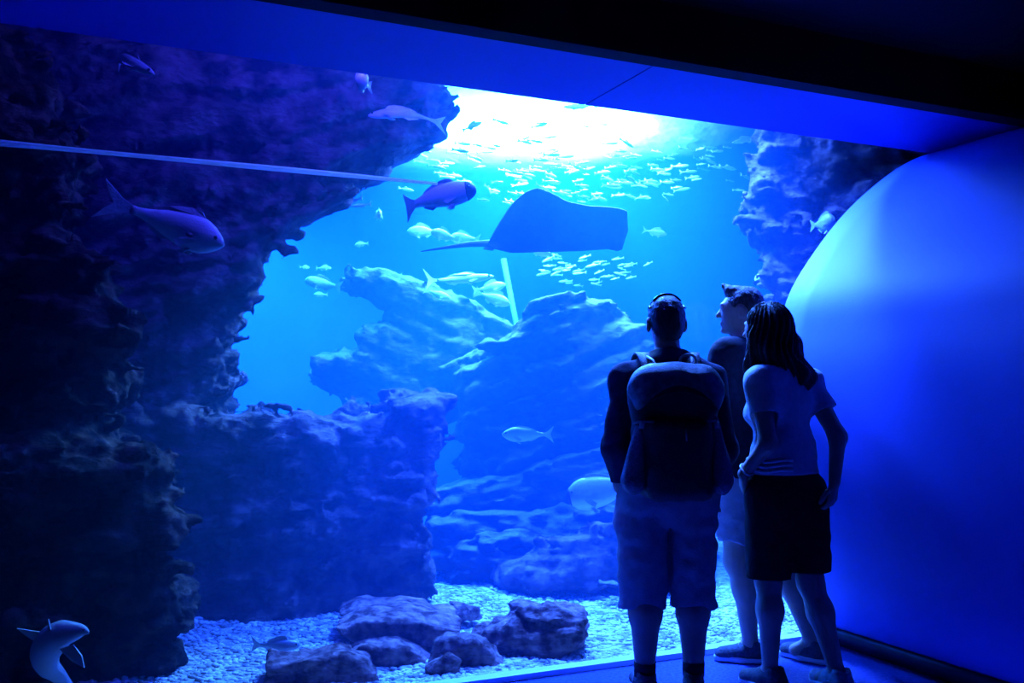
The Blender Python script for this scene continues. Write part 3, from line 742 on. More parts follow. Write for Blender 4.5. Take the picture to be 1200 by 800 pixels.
fish('fish', 'blunt-headed fish hovering off the tip of the hazy ledge', 0.34, .30, .18, 'grouper', at(380, 333, 8.3), 186, -12, 0, .3, 'fish_pale', 'fin_grey')
fish('fish', 'small fish right under the stingray wing edge', 0.20, .32, .15, 'bream', at(631, 295, 7.4), -4, 12, 0, 0, 'fish_silver', 'fin_pale')
fish('fish', 'pale green fish swimming low in front of the broad boulder', 0.36, .29, .13, 'bream', at(619, 509, 6.5), 183, 0, 0, 0, 'fish_silver', 'fin_pale', dors=.03)
fish('fish', 'large grey bream half hidden behind the man with the backpack', 0.50, .42, .20, 'grouper', at(710, 574, 6.1), 172, 12, 0, 0, 'fish_grey', 'fin_grey', dors=.05, mask=[('muzzle', 4)])
fish('fish', 'lone small silver fish in front of the stingray snout', 0.19, .30, .14, 'bream', at(767, 272, 7.2), -6, 12, 0, 0, 'fish_silver', 'fin_pale')
fish('fish', 'dark slender fish under the brightest water surface', 0.26, .16, .10, 'slim', at(680, 125, 7.2), 178, 0, 0, .3, 'fish_top_lit', 'fin_dark', dors=.03)
fish('fish', 'thin bright fish angled upward near the arch tip', 0.17, .20, .12, 'slim', at(553, 148, 6.8), 14, -26, 0, 0, 'fish_silver', 'fin_pale')
fish('fish', 'bright slender fish high up beside the knobbly outcrop', 0.22, .16, .10, 'slim', at(875, 164, 7.0), 176, 10, 0, 0, 'fish_silver', 'fin_pale')
fish('fish', 'small pale fish peeking past the lower edge of the knobbly outcrop', 0.16, .5, .25, 'bream', at(893, 326, 7.2), 120, 0, 0, 0, 'fish_silver', 'fin_pale')
fish('fish', 'striped round fish tucked under the outcrop by the blue wall', 0.20, .55, .3, 'bream', at(964, 262, 5.65), -60, 0, 0, 0, 'fish_grey', 'fin_grey')
fish('fish', 'blue-grey fish resting on gravel behind the low dark boulder', 0.24, .24, .18, 'grouper', at(322, 757, 4.72), 12, 0, 0, .3, 'fish_grey', 'fin_grey')
for (x, y, L, yw, lab) in ((379, 314, .15, 0, 'tiny fish above the blunt-headed fish'), (357, 313, .10, 30, 'tiniest fish in open water off the hazy ledge tip'), (463, 322, .14, 180, 'tiny fish just above the hazy ledge'), (376, 345, .14, 178, 'tiny fish just below the blunt-headed fish')):
    fish('fish', lab, L, .30, .15, 'bream', at(x, y, 8.8), yw, 0, 0, 0, 'fish_silver', 'fin_pale')

# the school: each fish an object, all sharing one mesh
V, Fs = fish_body(1.0, .19, .11, 'slim', lambda p: p, 10, 8)
nb = len(V)
V2, F2 = fin_mesh([(-.29, .03, 0), (-.48, .12, 0), (-.42, 0, 0), (-.48, -.12, 0), (-.29, -.03, 0)], .008, lambda p: p)
V3, F3 = fin_mesh([(.1, .10, 0), (-.02, .18, 0), (-.12, .10, 0)], .006, lambda p: p)
sch = mesh_py('school_fish', V+V2+V3, Fs + [tuple(i+nb for i in f) for f in F2] + [tuple(i+nb+len(V2) for i in f) for f in F3])
sch.polygons.foreach_set('use_smooth', np.ones(len(sch.polygons), bool)); sch.materials.append(M['fish_silver'])
def school(n, xs, ys, Ys, yaw, label, group, Lr, slope):
    for i in range(n):
        x = random.triangular(*xs); y = random.triangular(*ys) + slope*(x-600)
        o = bpy.data.objects.new('school_fish', sch); COL.objects.link(o)
        o.location = at(x, y, random.uniform(*Ys))
        L = random.uniform(*Lr); o.scale = (L, L, L)
        o.rotation_euler = (random.uniform(-.5, .5), math.radians(random.gauss(6, 9)), math.radians(random.gauss(yaw, 22)))
        tag(o, label, 'fish', group)
school(225, (450, 905, 690), (140, 250, 195), (6.8, 9.4), 0, 'small silver fish of the dense school below the bright surface', 'dense school below the surface', (.08, .17), 0.03)
school(45, (610, 770, 690), (298, 338, 312), (8.2, 9.4), 180, 'small silver fish of the looser school under the stingray', 'loose school under the stingray', (.08, .15), 0.0)

# stingray
def stingray():
    Y0 = 6.3
    root = empty('stingray', at(650, 288, Y0)); base = np.array(root.location)
    tag(root, 'dark stingray gliding with raised wings and trailing tail in open water', 'stingray')
    xs = np.array([573, 580, 588, 600, 615, 630, 647, 665, 690, 712, 727, 735])
    up = np.array([284, 270, 257, 238, 225, 219.5, 226, 236, 241, 242, 244, 247])
    lw = np.array([287, 290, 291, 292, 290, 288, 287, 286.5, 287, 288, 293, 270])
    NX, NV = 44, 15
    X = np.linspace(573, 735, NX); Uc = np.interp(X, xs, up); Lc = np.interp(X, xs, lw)
    Uc[1:-1] = (Uc[:-2]+2*Uc[1:-1]+Uc[2:])/4
    V = []; rows = 2*NV+1
    def P(i, j):
        # j<0: far wing, j>=0: near wing
        if j >= 0:
            v = j/NV
            py = Lc[i]*(1-v) + Uc[i]*v
            return at(X[i], py, Y0 - 0.22*v*v - 0.10*math.sin(v*3.1)) - base
        v = -j/NV
        spn = np.clip(math.sin(math.pi*min(1, (i/(NX-1))**0.8))**0.7, 0.02, 1)
        b = at(X[i], Lc[i], Y0) - base
        return b + np.array([0.10*v*spn, 0.62*v*spn, (0.10*v + 0.16*v*v)*spn])
    pts = np.array([[P(i, j) for j in range(-NV, NV+1)] for i in range(NX)])
    nrm = np.zeros_like(pts)
    dx = np.gradient(pts, axis=0); dv = np.gradient(pts, axis=1)
    nrm = np.cross(dx, dv); nrm /= np.linalg.norm(nrm, axis=-1, keepdims=True)+1e-9
    jj = np.arange(-NV, NV+1)/NV; iu = np.linspace(0, 1, NX)
    th = 0.004 + 0.045*np.exp(-(jj[None, :]/0.35)**2)*np.sin(np.pi*np.clip(iu*1.0, 0.02, .98))[:, None]
    T_, B_ = pts + nrm*th[..., None], pts - nrm*th[..., None]
    V = np.concatenate([T_.reshape(-1, 3), B_.reshape(-1, 3)])
    ii = np.arange(NX*rows).reshape(NX, rows); N0 = NX*rows
    Q = [np.stack([ii[:-1, :-1], ii[1:, :-1], ii[1:, 1:], ii[:-1, 1:]], -1).reshape(-1, 4)]
    Q.append(Q[0][:, ::-1] + N0)
    def strip(e): 
        return np.stack([e[:-1], e[1:], e[1:]+N0, e[:-1]+N0], -1)
    for e in (ii[:, 0], ii[::-1, -1], ii[::-1, 0]*0+ii[::-1, -1] if False else ii[0, ::-1], ii[-1, :]): Q.append(strip(e))
    link_mesh('body', mesh_np('body', V, np.concatenate(Q)), M['ray'], root)
    tl = [at(590, 286, Y0), at(572, 285, Y0), at(550, 286, Y0), at(525, 289.5, Y0), at(493, 294.5, Y0)]
    tube('tail', [p-base for p in tl], [.030, .026, .020, .012, .003], M['ray'], root, n=8)
    for sg in (0, 1):
        p0 = at(578, 287+sg*3, Y0+0.05*sg) - base
        V_, F_ = fin_mesh([(.02, .012, 0), (-.05, .008, 0), (-.07, -.012, 0), (-.0, -.022, 0)], .006, lambda p: p)
        f = link_mesh('pelvic_fin', mesh_py('pelvic_fin', V_, F_), M['ray'], root, smooth=False); f.location = p0
stingray()

# small shark turning near the bottom of the window
def shark():
    Y0 = 3.90
    pp = [(104, 741, 3.86), (97, 739, 3.86), (86, 740, 3.87), (72, 743, 3.88), (60, 752, 3.90), (53, 766, 3.92), (56, 780, 3.95), (66, 789, 3.99), (80, 804, 4.04), (94, 816, 4.08)]
    hs = [.006, .022, .040, .056, .063, .058, .046, .034, .022, .010]
    base = at(66, 765, Y0); root = empty('shark', base)
    tag(root, 'small grey shark turning in front of the very dark rock wall', 'shark')
    P = catmull([at(*q) - base for q in pp], 5); H = catmull([(h, h) for h in hs], 5); H = [h[0] for h in H]
    tube('body', P, H, M['shark'], root, n=14)
    def fin3(name, pts, th=0.004):
        p = [at(*q) - base for q in pts]; n = len(p); off = np.array([0, th, 0])
        V = [q+off for q in p] + [q-off for q in p]
        Fs = [tuple(range(n)), tuple(range(2*n-1, n-1, -1))] + [(i, i+n, (i+1) % n+n, (i+1) % n) for i in range(n)]
        link_mesh(name, mesh_py(name, V, Fs), M['shark'], root, smooth=False)
    fin3('dorsal_fin', [(66, 748, 3.85), (60, 738, 3.84), (57, 725, 3.83), (56, 736, 3.85), (56, 752, 3.88)])
    fin3('pectoral_fin', [(58, 742, 3.90), (40, 739, 3.86), (20, 736, 3.82), (30, 744, 3.85), (42, 752, 3.88), (54, 750, 3.90)])
    fin3('pectoral_fin', [(70, 760, 3.84), (86, 755, 3.82), (96, 768, 3.80), (99, 782, 3.79), (84, 774, 3.82)])
    fin3('tail_fin', [(88, 810, 4.06), (112, 806, 4.10), (108, 818, 4.10), (118, 836, 4.12), (96, 824, 4.08)])
    link_mesh('eye', mesh_np('eye', iv*0.004 + (at(98, 738, 3.842) - base), ifc), M['eye'], root)
shark()

# ------------------------------------------------------------------ people
HB = 0.0075
def head_frame(c, yaw, pitch, roll=0.0):
    R = rotz(yaw) @ rotx(pitch) @ roty(roll)
    return lambda p: np.array(c) + R @ np.array(p, float), R
def add_head(f, hc, yaw, pitch, sc=1.0, roll=0.0):
    H, R = head_frame(hc, yaw, pitch, roll)
    E = lambda c, r, k=0.02, cut=False: f.ell(H(np.array(c)*sc), np.array(r)*sc, k, R, cut)
    E((0, -.012, .030), (.076, .098, .090)); E((0, .030, -.045), (.056, .062, .072), .03)
    E((0, .055, .005), (.058, .042, .06), .03)
    E((0, .078, -.098), (.024, .020, .018), .02)                       # chin
    f.cone(H((0, .092*sc, .014*sc)), H((0, .116*sc, -.026*sc)), .008*sc, .013*sc, .012)  # nose
    E((0, .095, .030), (.045, .012, .010), .015)                       # brow
    E((0, .092, -.060), (.024, .012, .006), .006); E((0, .090, -.072), (.021, .012, .007), .006)   # lips
    for s in (-1, 1):
        E((s*.030, .102, .006), (.016, .012, .010), .012, True)        # eye sockets
        E((s*.030, .086, .006), (.013, .013, .012), .006)
        E((s*.083, -.010, -.008), (.013, .025, .035), .008)            # ears
        E((s*.094, -.002, -.004), (.006, .012, .018), .006, True)
def add_hand(f, wr, dirv, palm_n, thumb, curl=0.5, sc=1.0, k=0.008):
    """palm with four fingers and a thumb; dirv = along the hand, palm_n = out of the palm, thumb = side of the thumb"""
    wr = np.array(wr, float); d = np.array(dirv, float); d /= np.linalg.norm(d)
    n = np.array(palm_n, float); n -= d*(n@d); n /= np.linalg.norm(n)
    t = np.array(thumb, float); t -= d*(t@d) + n*(t@n); t /= np.linalg.norm(t)
    pc = wr + d*.05*sc
    for q in (-.026, -.009, .009, .026): f.cone(wr + d*.012*sc + t*q*.7*sc, wr + d*.085*sc + t*q*sc, .015*sc, .013*sc, .012)
    for q, L in ((.029, .070), (.010, .080), (-.010, .074), (-.029, .058)):
        p = wr + d*.088*sc + t*q*sc; a = 0.25*curl
        for i, seg in enumerate((.45, .31, .24)):
            a += curl*(.55 if i else .3)
            e = p + (d*math.cos(a) + n*math.sin(a))*L*seg*sc
            f.cone(p, e, (.0095-.0007*i)*sc, (.0088-.0009*i)*sc, .004); p = e
    p = wr + d*.025*sc + t*.022*sc
    for L, a in ((.042, .85), (.032, .55), (.026, .35)):
        e = p + (d*math.cos(a) + t*math.sin(a) + n*.25)*L*sc
        f.cone(p, e, .012*sc, .0105*sc, .008); p = e
def chain(f, pts, rad, k=0.02, **kw):
    for a, b, ra, rb in zip(pts[:-1], pts[1:], rad[:-1], rad[1:]): f.cone(a, b, ra, rb, k, **kw)

def shoe(parent, ankle, yaw, m, L=0.28, pitch=0.0):
    """trainer: upper, sole, laces; ankle = point above the heel"""
    R = rotz(yaw) @ rotx(pitch)
    base = np.array([ankle[0], ankle[1], 0.0])
    lift = 0.0
    W = lambda p: base + R @ np.array(p, float) + np.array([0, 0, lift])
    f = Field(base - 0.33, base + np.array([.33, .33, .26]), 0.007)
    hl = L*0.30
    f.cone(W((0, -hl*.62, .045)), W((0, L*.10, .055)), .040, .040, .02); f.cone(W((0, L*.10, .05)), W((0, L*.50, .036)), .042, .034, .03)
    f.cone(W((.012, L*.30, .036)), W((.006, L*.52, .030)), .036, .030, .02)
    f.cone(W((0, -.03, .05)), W((0, -.025, .098)), .044, .043, .02)
    f.ell(W((0, -.022, .118)), (.036, .046, .03), .01, R, True)
    f.below(lambda X, Y, Z: 0.024 - Z + 0*X, .004)
    up = f.build('shoe', m, parent)
    g = Field(base - 0.33, base + np.array([.33, .33, .1]), 0.007)
    g.cone(W((0, -hl*.62, .018)), W((.004, L*.2, .018)), .043, .046, .02); g.cone(W((.004, L*.2, .018)), W((.006, L*.53, .020)), .046, .036, .02)
    g.below(lambda X, Y, Z: np.maximum(Z - .032, 0.002 - Z), .004)
    so = g.build('sole', M['sole'], up)
    for i in range(4):
        y = L*(.12+.075*i); z = .100 - .011*i
        pts = [W((-.030, y, z-.022)), W((-.012, y+.006, z)), (W((.012, y-.004, z+.001))), W((.030, y, z-.022))]
        tube('lace', catmull(pts, 4), .0035, M['lace'], up, n=6)
    return up

def person(name, label, loc): 
    r = empty(name, loc); tag(r, label, 'person'); return r

# ---- man with the backpack
def man_pack():
    base = at_floor(786, 812); base[2] = 0
    r = person('person', 'man in a navy long-sleeved top and pale shorts wearing a backpack, hands in pockets', base)
    yaw = math.radians(4)
    hc = (0.0, .045, 1.645); 
    Ls, Rs = (-.185, 0, 1.385), (.185, .0, 1.385)
    Le, Re = (-.245, -.045, 1.085), (.240, -.03, 1.085)
    Lw, Rw = (-.215, .035, .905), (.215, .06, .905)
    Lh, Rh = (-.095, 0, .91), (.095, 0, .91)
    Lk, Rk = (-.110, .015, .49), (.100, .02, .49)
    La, Ra = (-.118, -.03, .085), (.098, -.02, .085)
    def torso(f, inf):
        f.cone((0, 0, .93), (0, .0, 1.06), .165, .150, .05, yaw, .68, inflate=inf)
        f.cone((0, 0, 1.06), (0, .0, 1.30), .150, .178, .05, yaw, .64, inflate=inf)
        f.cone((-.085, 0, 1.34), (.085, 0, 1.34), .100, .100, .06, yaw, .85, inflate=inf)
        f.cone((-.02, -.01, 1.43), (.02, -.01, 1.45), .075, .065, .06, inflate=inf)
        f.cone((-.04, -.02, 1.455), Ls, .045, .060, .05, inflate=inf); f.cone((.04, -.02, 1.455), Rs, .045, .060, .05, inflate=inf)
    def arms(f, inf, k=.03):
        for s, e, w in ((Ls, Le, Lw), (Rs, Re, Rw)):
            chain(f, [s, e, w], [.060, .046, .032], k, inflate=inf)
    def legs(f):
        for h, kk, a in ((Lh, Lk, La), (Rh, Rk, Ra)):
            h, kk, a = map(np.array, (h, kk, a))
            f.cone(h, kk, .092, .062, .04)
            c = kk*.68 + a*.32 + np.array([0, -.022, 0])
            chain(f, [kk, c, a], [.062, .069, .040], .04)
            f.cone(a, a+np.array([0, .09, -.045]), .036, .03, .02)
    f = Field((-.42, -.28, 0), (.42, .30, 1.80), HB)
    torso(f, 0); arms(f, 0); legs(f)
    f.cone((0, -.005, 1.42), (0, .03, 1.60), .060, .056, .03)
    add_head(f, hc, yaw, math.radians(2), 1.0)
    for w, sx in ((Lw, -1), (Rw, 1)): add_hand(f, w, (-sx*.30, .35, -.8), (-sx, 0, 0), (0, 1, .2), .5)
    f.build('body', M['skin'], r)
    # top with a soft collar
    f = Field((-.46, -.30, .80), (.46, .30, 1.62), HB)
    torso(f, .016); arms(f, .013, .035)
    f.cone((0, 0, .90), (0, 0, .95), .178, .172, .04, yaw, .72, inflate=.01)
    f.cone((0, -.004, 1.46), (0, .012, 1.515), .074, .070, .03)
    f.wrinkle(.018, (9, 9, 14)); f.wrinkle(.010, (20, 20, 26), 4)
    f.below(lambda X, Y, Z: np.maximum(np.maximum(.872 - Z, Z - 1.52 + .2*Y), np.where(np.abs(X) > .19, .925 - Z, -1)), .006)
    f.ell((0, .012, 1.535), (.058, .058, .03), .006, cut=True)
    sh = f.build('shirt', M['navy'], r)
    ring = [(.066*math.cos(a), .012+.066*math.sin(a), 1.505+.012*math.sin(a)) for a in np.linspace(0, 2*math.pi, 24, endpoint=False)]
    tube('collar', ring, .013, M['navy'], sh, n=8, closed=True)
    # shorts
    f = Field((-.32, -.30, .32), (.32, .30, 1.02), HB)
    f.cone((0, 0, .88), (0, 0, .96), .178, .168, .05, yaw, .76)
    for h, kk in ((Lh, Lk), (Rh, Rk)):
        h, kk = np.array(h), np.array(kk); e = h + (kk-h)*1.35
        f.cone(h+np.array([np.sign(h[0])*.005, 0, -.02]), e+np.array([np.sign(h[0])*.004, 0, 0]), .118, .099, .02)
    f.cone((-.205, .03, .86), (-.185, .02, .76), .026, .05, .03)
    f.wrinkle(.032, (7, 7, 6)); f.wrinkle(.018, (14, 14, 22), 3)
    f.below(lambda X, Y, Z: np.maximum(np.maximum(.375 - Z + .006*np.sin(X*30), Z - .985), np.where((Z < .74) & (Y < -.02), .010*np.clip((.78-Z)/.2, 0, 1) - np.abs(X+.004), -1)), .006)
    so = f.build('shorts', M['khaki'], r)
    for sx in (-1, 1):
        V_ = [(sx*.205, .035, .875), (sx*.225, .02, .80), (sx*.212, -.03, .80), (sx*.195, -.02, .875)]
        V2_ = [(x+sx*.012, y, z) for x, y, z in V_]
        link_mesh('pocket_flap', mesh_py('pocket_flap', V_+V2_, [(0, 1, 2, 3), (7, 6, 5, 4), (0, 4, 5, 1), (1, 5, 6, 2), (2, 6, 7, 3), (3, 7, 4, 0)]), M['khaki'], so, smooth=False)
    # cropped dark hair
    H, R = head_frame(hc, yaw, math.radians(2))
    f = Field(np.array(hc)-.17, np.array(hc)+.17, .006)
    f.ell(H((0, -.014, .030)), (.084, .105, .098), .01, R)
    f.ell(H((0, -.045, -.03)), (.068, .066, .075), .03, R)
    def hairline(X, Y, Z):
        P = np.stack([X-hc[0], Y-hc[1], Z-hc[2]], -1) @ R
        x, y, z = P[..., 0], P[..., 1], P[..., 2]
        return np.maximum(np.maximum(y*0.9 - z*1.0 - .005, -.082 - z), -(np.hypot((y+.004)/.030, (z+.008)/.042)-1)*.03 + np.where(np.abs(x) > .06, 0, -1))
    f.below(hairline, .008); f.wrinkle(.006, (60, 60, 60))
    f.build('hair', M['hair_dark'], r)
    for s, a in ((-1, La), (1, Ra)):
        tube('sock', [np.array(a)+np.array([0, -.002, .06]), np.array(a)+np.array([0, 0, 0])], [.050, .048], M['sock'], r, n=14)
        shoe(r, (a[0], a[1], 0), math.radians(8*(-s)), M['shoe_dark'])
    # sunglasses pushed up on the head
    g = empty('sunglasses', base + H((0, .03, .135))); tag(g, 'dark sunglasses pushed up on the head of the man with the backpack', 'sunglasses')
    gb = np.array(g.location)
    for s in (-1, 1):
        pts = [base + H((s*(.031+.023*math.cos(a)), .080-.010*math.sin(a), .088+.018*math.sin(a))) - gb for a in np.linspace(0, 2*math.pi, 16, endpoint=False)]
        tube('rim', pts, .004, M['lens'], g, n=6, closed=True)
        cen = sum(pts)/len(pts)
        nrm = R @ np.array([0, .25, .97])*0.002
        V_ = [p+nrm for p in pts]+[p-nrm for p in pts]; n_ = len(pts)
        link_mesh('lens', mesh_py('lens', V_, [tuple(range(n_)), tuple(range(2*n_-1, n_-1, -1))]+[(i, i+n_, (i+1) % n_+n_, (i+1) % n_) for i in range(n_)]), M['lens'], g)
        hs = lambda x, y, k=1.03: (x, y, .030 + k*.098*math.sqrt(max(0, 1 - (x/.084)**2/k**2 - ((y+.014)/.105)**2/k**2)))
        pts = [base + H(p) - gb for p in ((s*.054, .078, .088), hs(s*.070, .045, 1.05), hs(s*.078, .0, 1.06), hs(s*.080, -.04, 1.06))]
        tube('temple', catmull(pts, 5), .0045, M['lens'], g, n=6)
    tube('bridge', [base + H((-.008, .080, .090)) - gb, base + H((0, .083, .093)) - gb, base + H((.008, .080, .090)) - gb], .004, M['lens'], g, n=6)
    arc = [base + H((.0865*math.cos(a), -.018, .030+.102*math.sin(a))) - gb for a in np.linspace(.75, math.pi-.75, 20)]
    tube('strap', arc, .0065, M['lens'], g, n=6)
    # backpack
    b = empty('backpack', base + np.array([-.005, -.22, .88])); tag(b, 'black nylon backpack with grey-green top flap and mesh side pocket', 'backpack')
    bo = np.array([-.005, -.22, .88]); by = yaw
    f = Field((-.26, -.20, -.06), (.26, .16, .66), .008)
    f.rbox((0, .015, .26), (.182, .095, .26), .085, .03); f.cone((-.075, 0, .45), (.075, 0, .45), .112, .112, .05, 0, .8)
    f.rbox((0, -.07, .17), (.135, .055, .17), .05, .02)
    f.below(lambda X, Y, Z: Y - .105 + 0*X, .02)
    f.wrinkle(.022, (8, 8, 10)); f.wrinkle(.010, (22, 22, 26), 2)
    f.build('body', M['pack'], b)
    f = Field((-.26, -.20, .30), (.26, .16, .66), .008)
    f.cone((-.09, -.012, .465), (.09, -.012, .465), .114, .114, .04, 0, .82); f.rbox((0, -.04, .41), (.165, .085, .06), .05, .05)
    f.below(lambda X, Y, Z: np.maximum(.475 - Z - X*X*3.4, Y - .09), .01); f.wrinkle(.014, (12, 12, 16), 5)
    tf = f.build('top_flap', M['pack_grey'], b)
    pts = [(x, -.118 + .9*x*x, .455 - 2.6*x*x) for x in np.linspace(-.14, .14, 17)]
    tube('zip', pts, .005, M['buckle'] if False else M['pack'], tf, n=6)
    for s in (-1, 1):
        f = Field((s*.17-.12, -.16, -.02), (s*.17+.12, .14, .40), .008)
        f.cone((s*.182, -.03, .08), (s*.150, -.03, .33), .058, .026, .02, 0, 1.1)
        f.wrinkle(.014, (26, 26, 7), 1)
        f.build('side_pocket', M['mesh_pocket'], b)
        A = [(s*.085, .075, .50), (s*.10, .13, .585), (s*.115, .215, .625), (s*.125, .31, .585), (s*.135, .36, .46), (s*.155, .35, .30), (s*.185, .26, .16), (s*.18, .12, .10)]
        A = catmull(A, 5)
        V_, Q_ = [], []
        for i, p in enumerate(A):
            p = np.array(p); d = np.array(A[min(i+1, len(A)-1)])-np.array(A[max(i-1, 0)]); d /= np.linalg.norm(d)
            side = np.array([1, 0, 0]) - d*d[0]; side /= np.linalg.norm(side); n_ = np.cross(side, d)
            wd = .030 if i < len(A)*.6 else .013
            for q in (side*wd+n_*.006, side*wd-n_*.006, -side*wd-n_*.006, -side*wd+n_*.006): V_.append(p+q)
            if i:
                for j in range(4): Q_.append((4*(i-1)+j, 4*(i-1)+(j+1) % 4, 4*i+(j+1) % 4, 4*i+j))
        st = link_mesh('shoulder_strap', mesh_py('shoulder_strap', V_, Q_), M['pack'], b)
        tube('load_strap', [(s*.07, .0, .54), (s*.085, .07, .59), (s*.10, .15, .61)], .006, M['buckle'], st, n=6)
        tube('buckle', [(s*.150, -.075, .33), (s*.157, -.078, .30)], [.014, .011], M['buckle'], b, n=8)
        tube('compression_strap', catmull([(s*.165, .05, .32), (s*.178, -.02, .32), (s*.150, -.085, .33), (s*.11, -.115, .33)], 5), .006, M['pack_grey'], b, n=6)
    tube('haul_loop', catmull([(.03, .07, .55), (.035, .06, .60), (.07, .055, .615), (.10, .06, .595), (.10, .07, .545)], 5), .006, M['buckle'], b, n=8)
    tube('zip_pull', [(.02, -.125, .30), (.022, -.13, .25)], .004, M['buckle'], b, n=6)
man_pack()

# ---- woman with long hair
def woman():
    base = at_floor(925, 808); base[2] = 0
    r = person('person', 'woman with long dark wavy hair in a grey T-shirt and black knee-length shorts', base)
    yaw = math.radians(32); hy = math.radians(42)
    hc = (-.075, .03, 1.615)
    Ls, Rs = (-.135, -.085, 1.385), (.130, .075, 1.375)
    Le, Re = (-.125, -.165, 1.105), (.232, -.015, 1.130)
    Lw, Rw = (-.205, -.045, .965), (.190, -.085, .935)
    Lh, Rh = (-.085, -.03, .89), (.075, .03, .89)
    Lk, Rk = (-.085, .01, .485), (.105, .01, .475)
    La, Ra = (-.088, -.01, .085), (.205, -.03, .085)
    def torso(f, inf):
        f.cone((-.01, 0, .91), (-.012, 0, 1.06), .160, .130, .05, yaw, .72, inflate=inf)
        f.cone((-.012, 0, 1.06), (-.02, 0, 1.24), .130, .140, .05, yaw, .70, inflate=inf)
        f.cone((-.075, -.045, 1.32), (.05, .035, 1.32), .092, .092, .05, yaw, .9, inflate=inf)
        f.cone((-.04, 0, 1.40), (-.04, 0, 1.42), .06, .05, .05, inflate=inf)
        f.cone((-.05, -.02, 1.42), Ls, .042, .050, .05, inflate=inf); f.cone((-.02, .0, 1.42), Rs, .042, .050, .05, inflate=inf)
        fw = rotz(yaw) @ np.array([0, 1, 0]); sd = rotz(yaw) @ np.array([1, 0, 0])
        for q in (-1, 1): f.ell(np.array([-.015, 0, 1.24]) + fw*.072 + sd*q*.065, (.052, .052, .055), .05, inflate=inf)
    def legs(f):
        for h, kk, a in ((Lh, Lk, La), (Rh, Rk, Ra)):
            h, kk, a = map(np.array, (h, kk, a))
            f.cone(h, kk, .088, .056, .04)
            c = kk*.68 + a*.32 + np.array([0, -.02, 0])
            chain(f, [kk, c, a], [.052, .055, .033], .04)
            f.cone(a, a+np.array([-.05, .08, -.045]), .033, .028, .02)
    f = Field((-.40, -.32, 0), (.40, .32, 1.80), HB)
    torso(f, 0); legs(f)
    for s, e, w in ((Ls, Le, Lw), (Rs, Re, Rw)): chain(f, [s, e, w], [.048, .038, .026], .03)
    f.cone((-.04, -.005, 1.38), (-.068, .015, 1.57), .050, .048, .03)
    add_head(f, hc, hy, math.radians(3), .95)
    add_hand(f, Lw, (.10, .45, -.75), (1, .1, 0), (-.1, .8, .5), .5, .92)
    add_hand(f, Rw, (-.12, .05, -1), (-.7, .6, 0), (-.5, -.6, -.1), .75, .92)
    f.build('body', M['skin'], r)
    f = Field((-.40, -.32, .85), (.40, .32, 1.50), HB)
    torso(f, .014)
    for s, e in ((Ls, Le), (Rs, Re)):
        s, e = np.array(s), np.array(e); f.cone(s, s+(e-s)*.50, .062, .066, .04)
    f.cone((-.012, 0, .97), (-.012, 0, 1.02), .150, .145, .04, yaw, .78, inflate=.012)
    f.wrinkle(.018, (9, 9, 15), 6); f.wrinkle(.008, (22, 22, 30), 2)
    f.below(lambda X, Y, Z: np.maximum(.965 - Z, Z - 1.455), .006)
    for s, e in ((Ls, Le), (Rs, Re)):     # sleeve hems
        s, e = np.array(s), np.array(e); d = (e-s)/np.linalg.norm(e-s); L_ = np.linalg.norm(e-s)*.50; sx = np.sign(s[0])
        f.below(lambda X, Y, Z: np.where((X-s[0])*sx > -.05, np.minimum((X-s[0])*d[0]+(Y-s[1])*d[1]+(Z-s[2])*d[2]-L_, np.where(((X-s[0]-d[0]*L_*1.6)**2+(Y-s[1]-d[1]*L_*1.6)**2+(Z-s[2]-d[2]*L_*1.6)**2) < .095**2, 1, -1)), -1), .004)
    f.ell((-.05, .01, 1.465), (.062, .058, .03), .006, cut=True)
    ts = f.build('shirt', M['grey_tee'], r)
    for i in range(3):      # pale stripes at the hem
        z = .985+.022*i
        pts = []
        for a in np.linspace(math.pi*.75, math.pi*1.35, 14):
            p = rotz(yaw) @ np.array([.176*math.cos(a), .176*.80*math.sin(a), 0]); pts.append((p[0]-.012, p[1], z+.006*math.sin(5*a)))
        tube('hem_fold', pts, .007, M['white_tee'], ts, n=6)
    # shorts
    f = Field((-.30, -.30, .44), (.30, .30, 1.04), HB)
    f.cone((-.01, 0, .88), (-.012, 0, .97), .176, .150, .05, yaw, .80)
    for h, kk, q in ((Lh, Lk, -1), (Rh, Rk, 1)):
        h, kk = np.array(h), np.array(kk); f.cone(h+np.array([0, 0, -.02]), h+(kk-h)*1.08, .112, .092, .05)
    f.wrinkle(.022, (8, 8, 7), 9); f.wrinkle(.010, (18, 18, 24), 3)
    f.below(lambda X, Y, Z: np.maximum(.495 - Z + .03*(X > .0), Z - 1.0), .006)
    f.build('shorts', M['black_shorts'], r)
    # long wavy hair
    H, R = head_frame(hc, hy, math.radians(3))
    f = Field(np.array(hc)-np.array([.24, .26, .42]), np.array(hc)+np.array([.28, .22, .17]), .006)
    f.ell(H((0, -.018, .030)), (.088, .106, .100), .02, R)
    f.ell(H((0, -.05, -.05)), (.094, .075, .12), .04, R)
    f.cone(H((-.05, -.05, -.10)), H((-.05, -.085, -.23)), .058, .046, .04); f.cone(H((.03, -.06, -.10)), H((.05, -.105, -.30)), .068, .046, .04)
    f.cone(H((0, -.07, -.12)), H((.01, -.12, -.33)), .068, .030, .04)
    f.cone(H((.07, -.02, -.06)), H((.125, -.055, -.20)), .055, .036, .03); f.cone(H((-.070, .012, -.03)), H((-.080, .02, -.19)), .036, .026, .03)
    f.cone(H((.125, -.055, -.20)), H((.15, -.07, -.27)), .030, .010, .02)
    f.cone(H((.09, -.08, -.15)), H((.115, -.11, -.29)), .045, .016, .02); f.cone(H((-.06, -.07, -.2)), H((-.05, -.12, -.30)), .036, .010, .02)
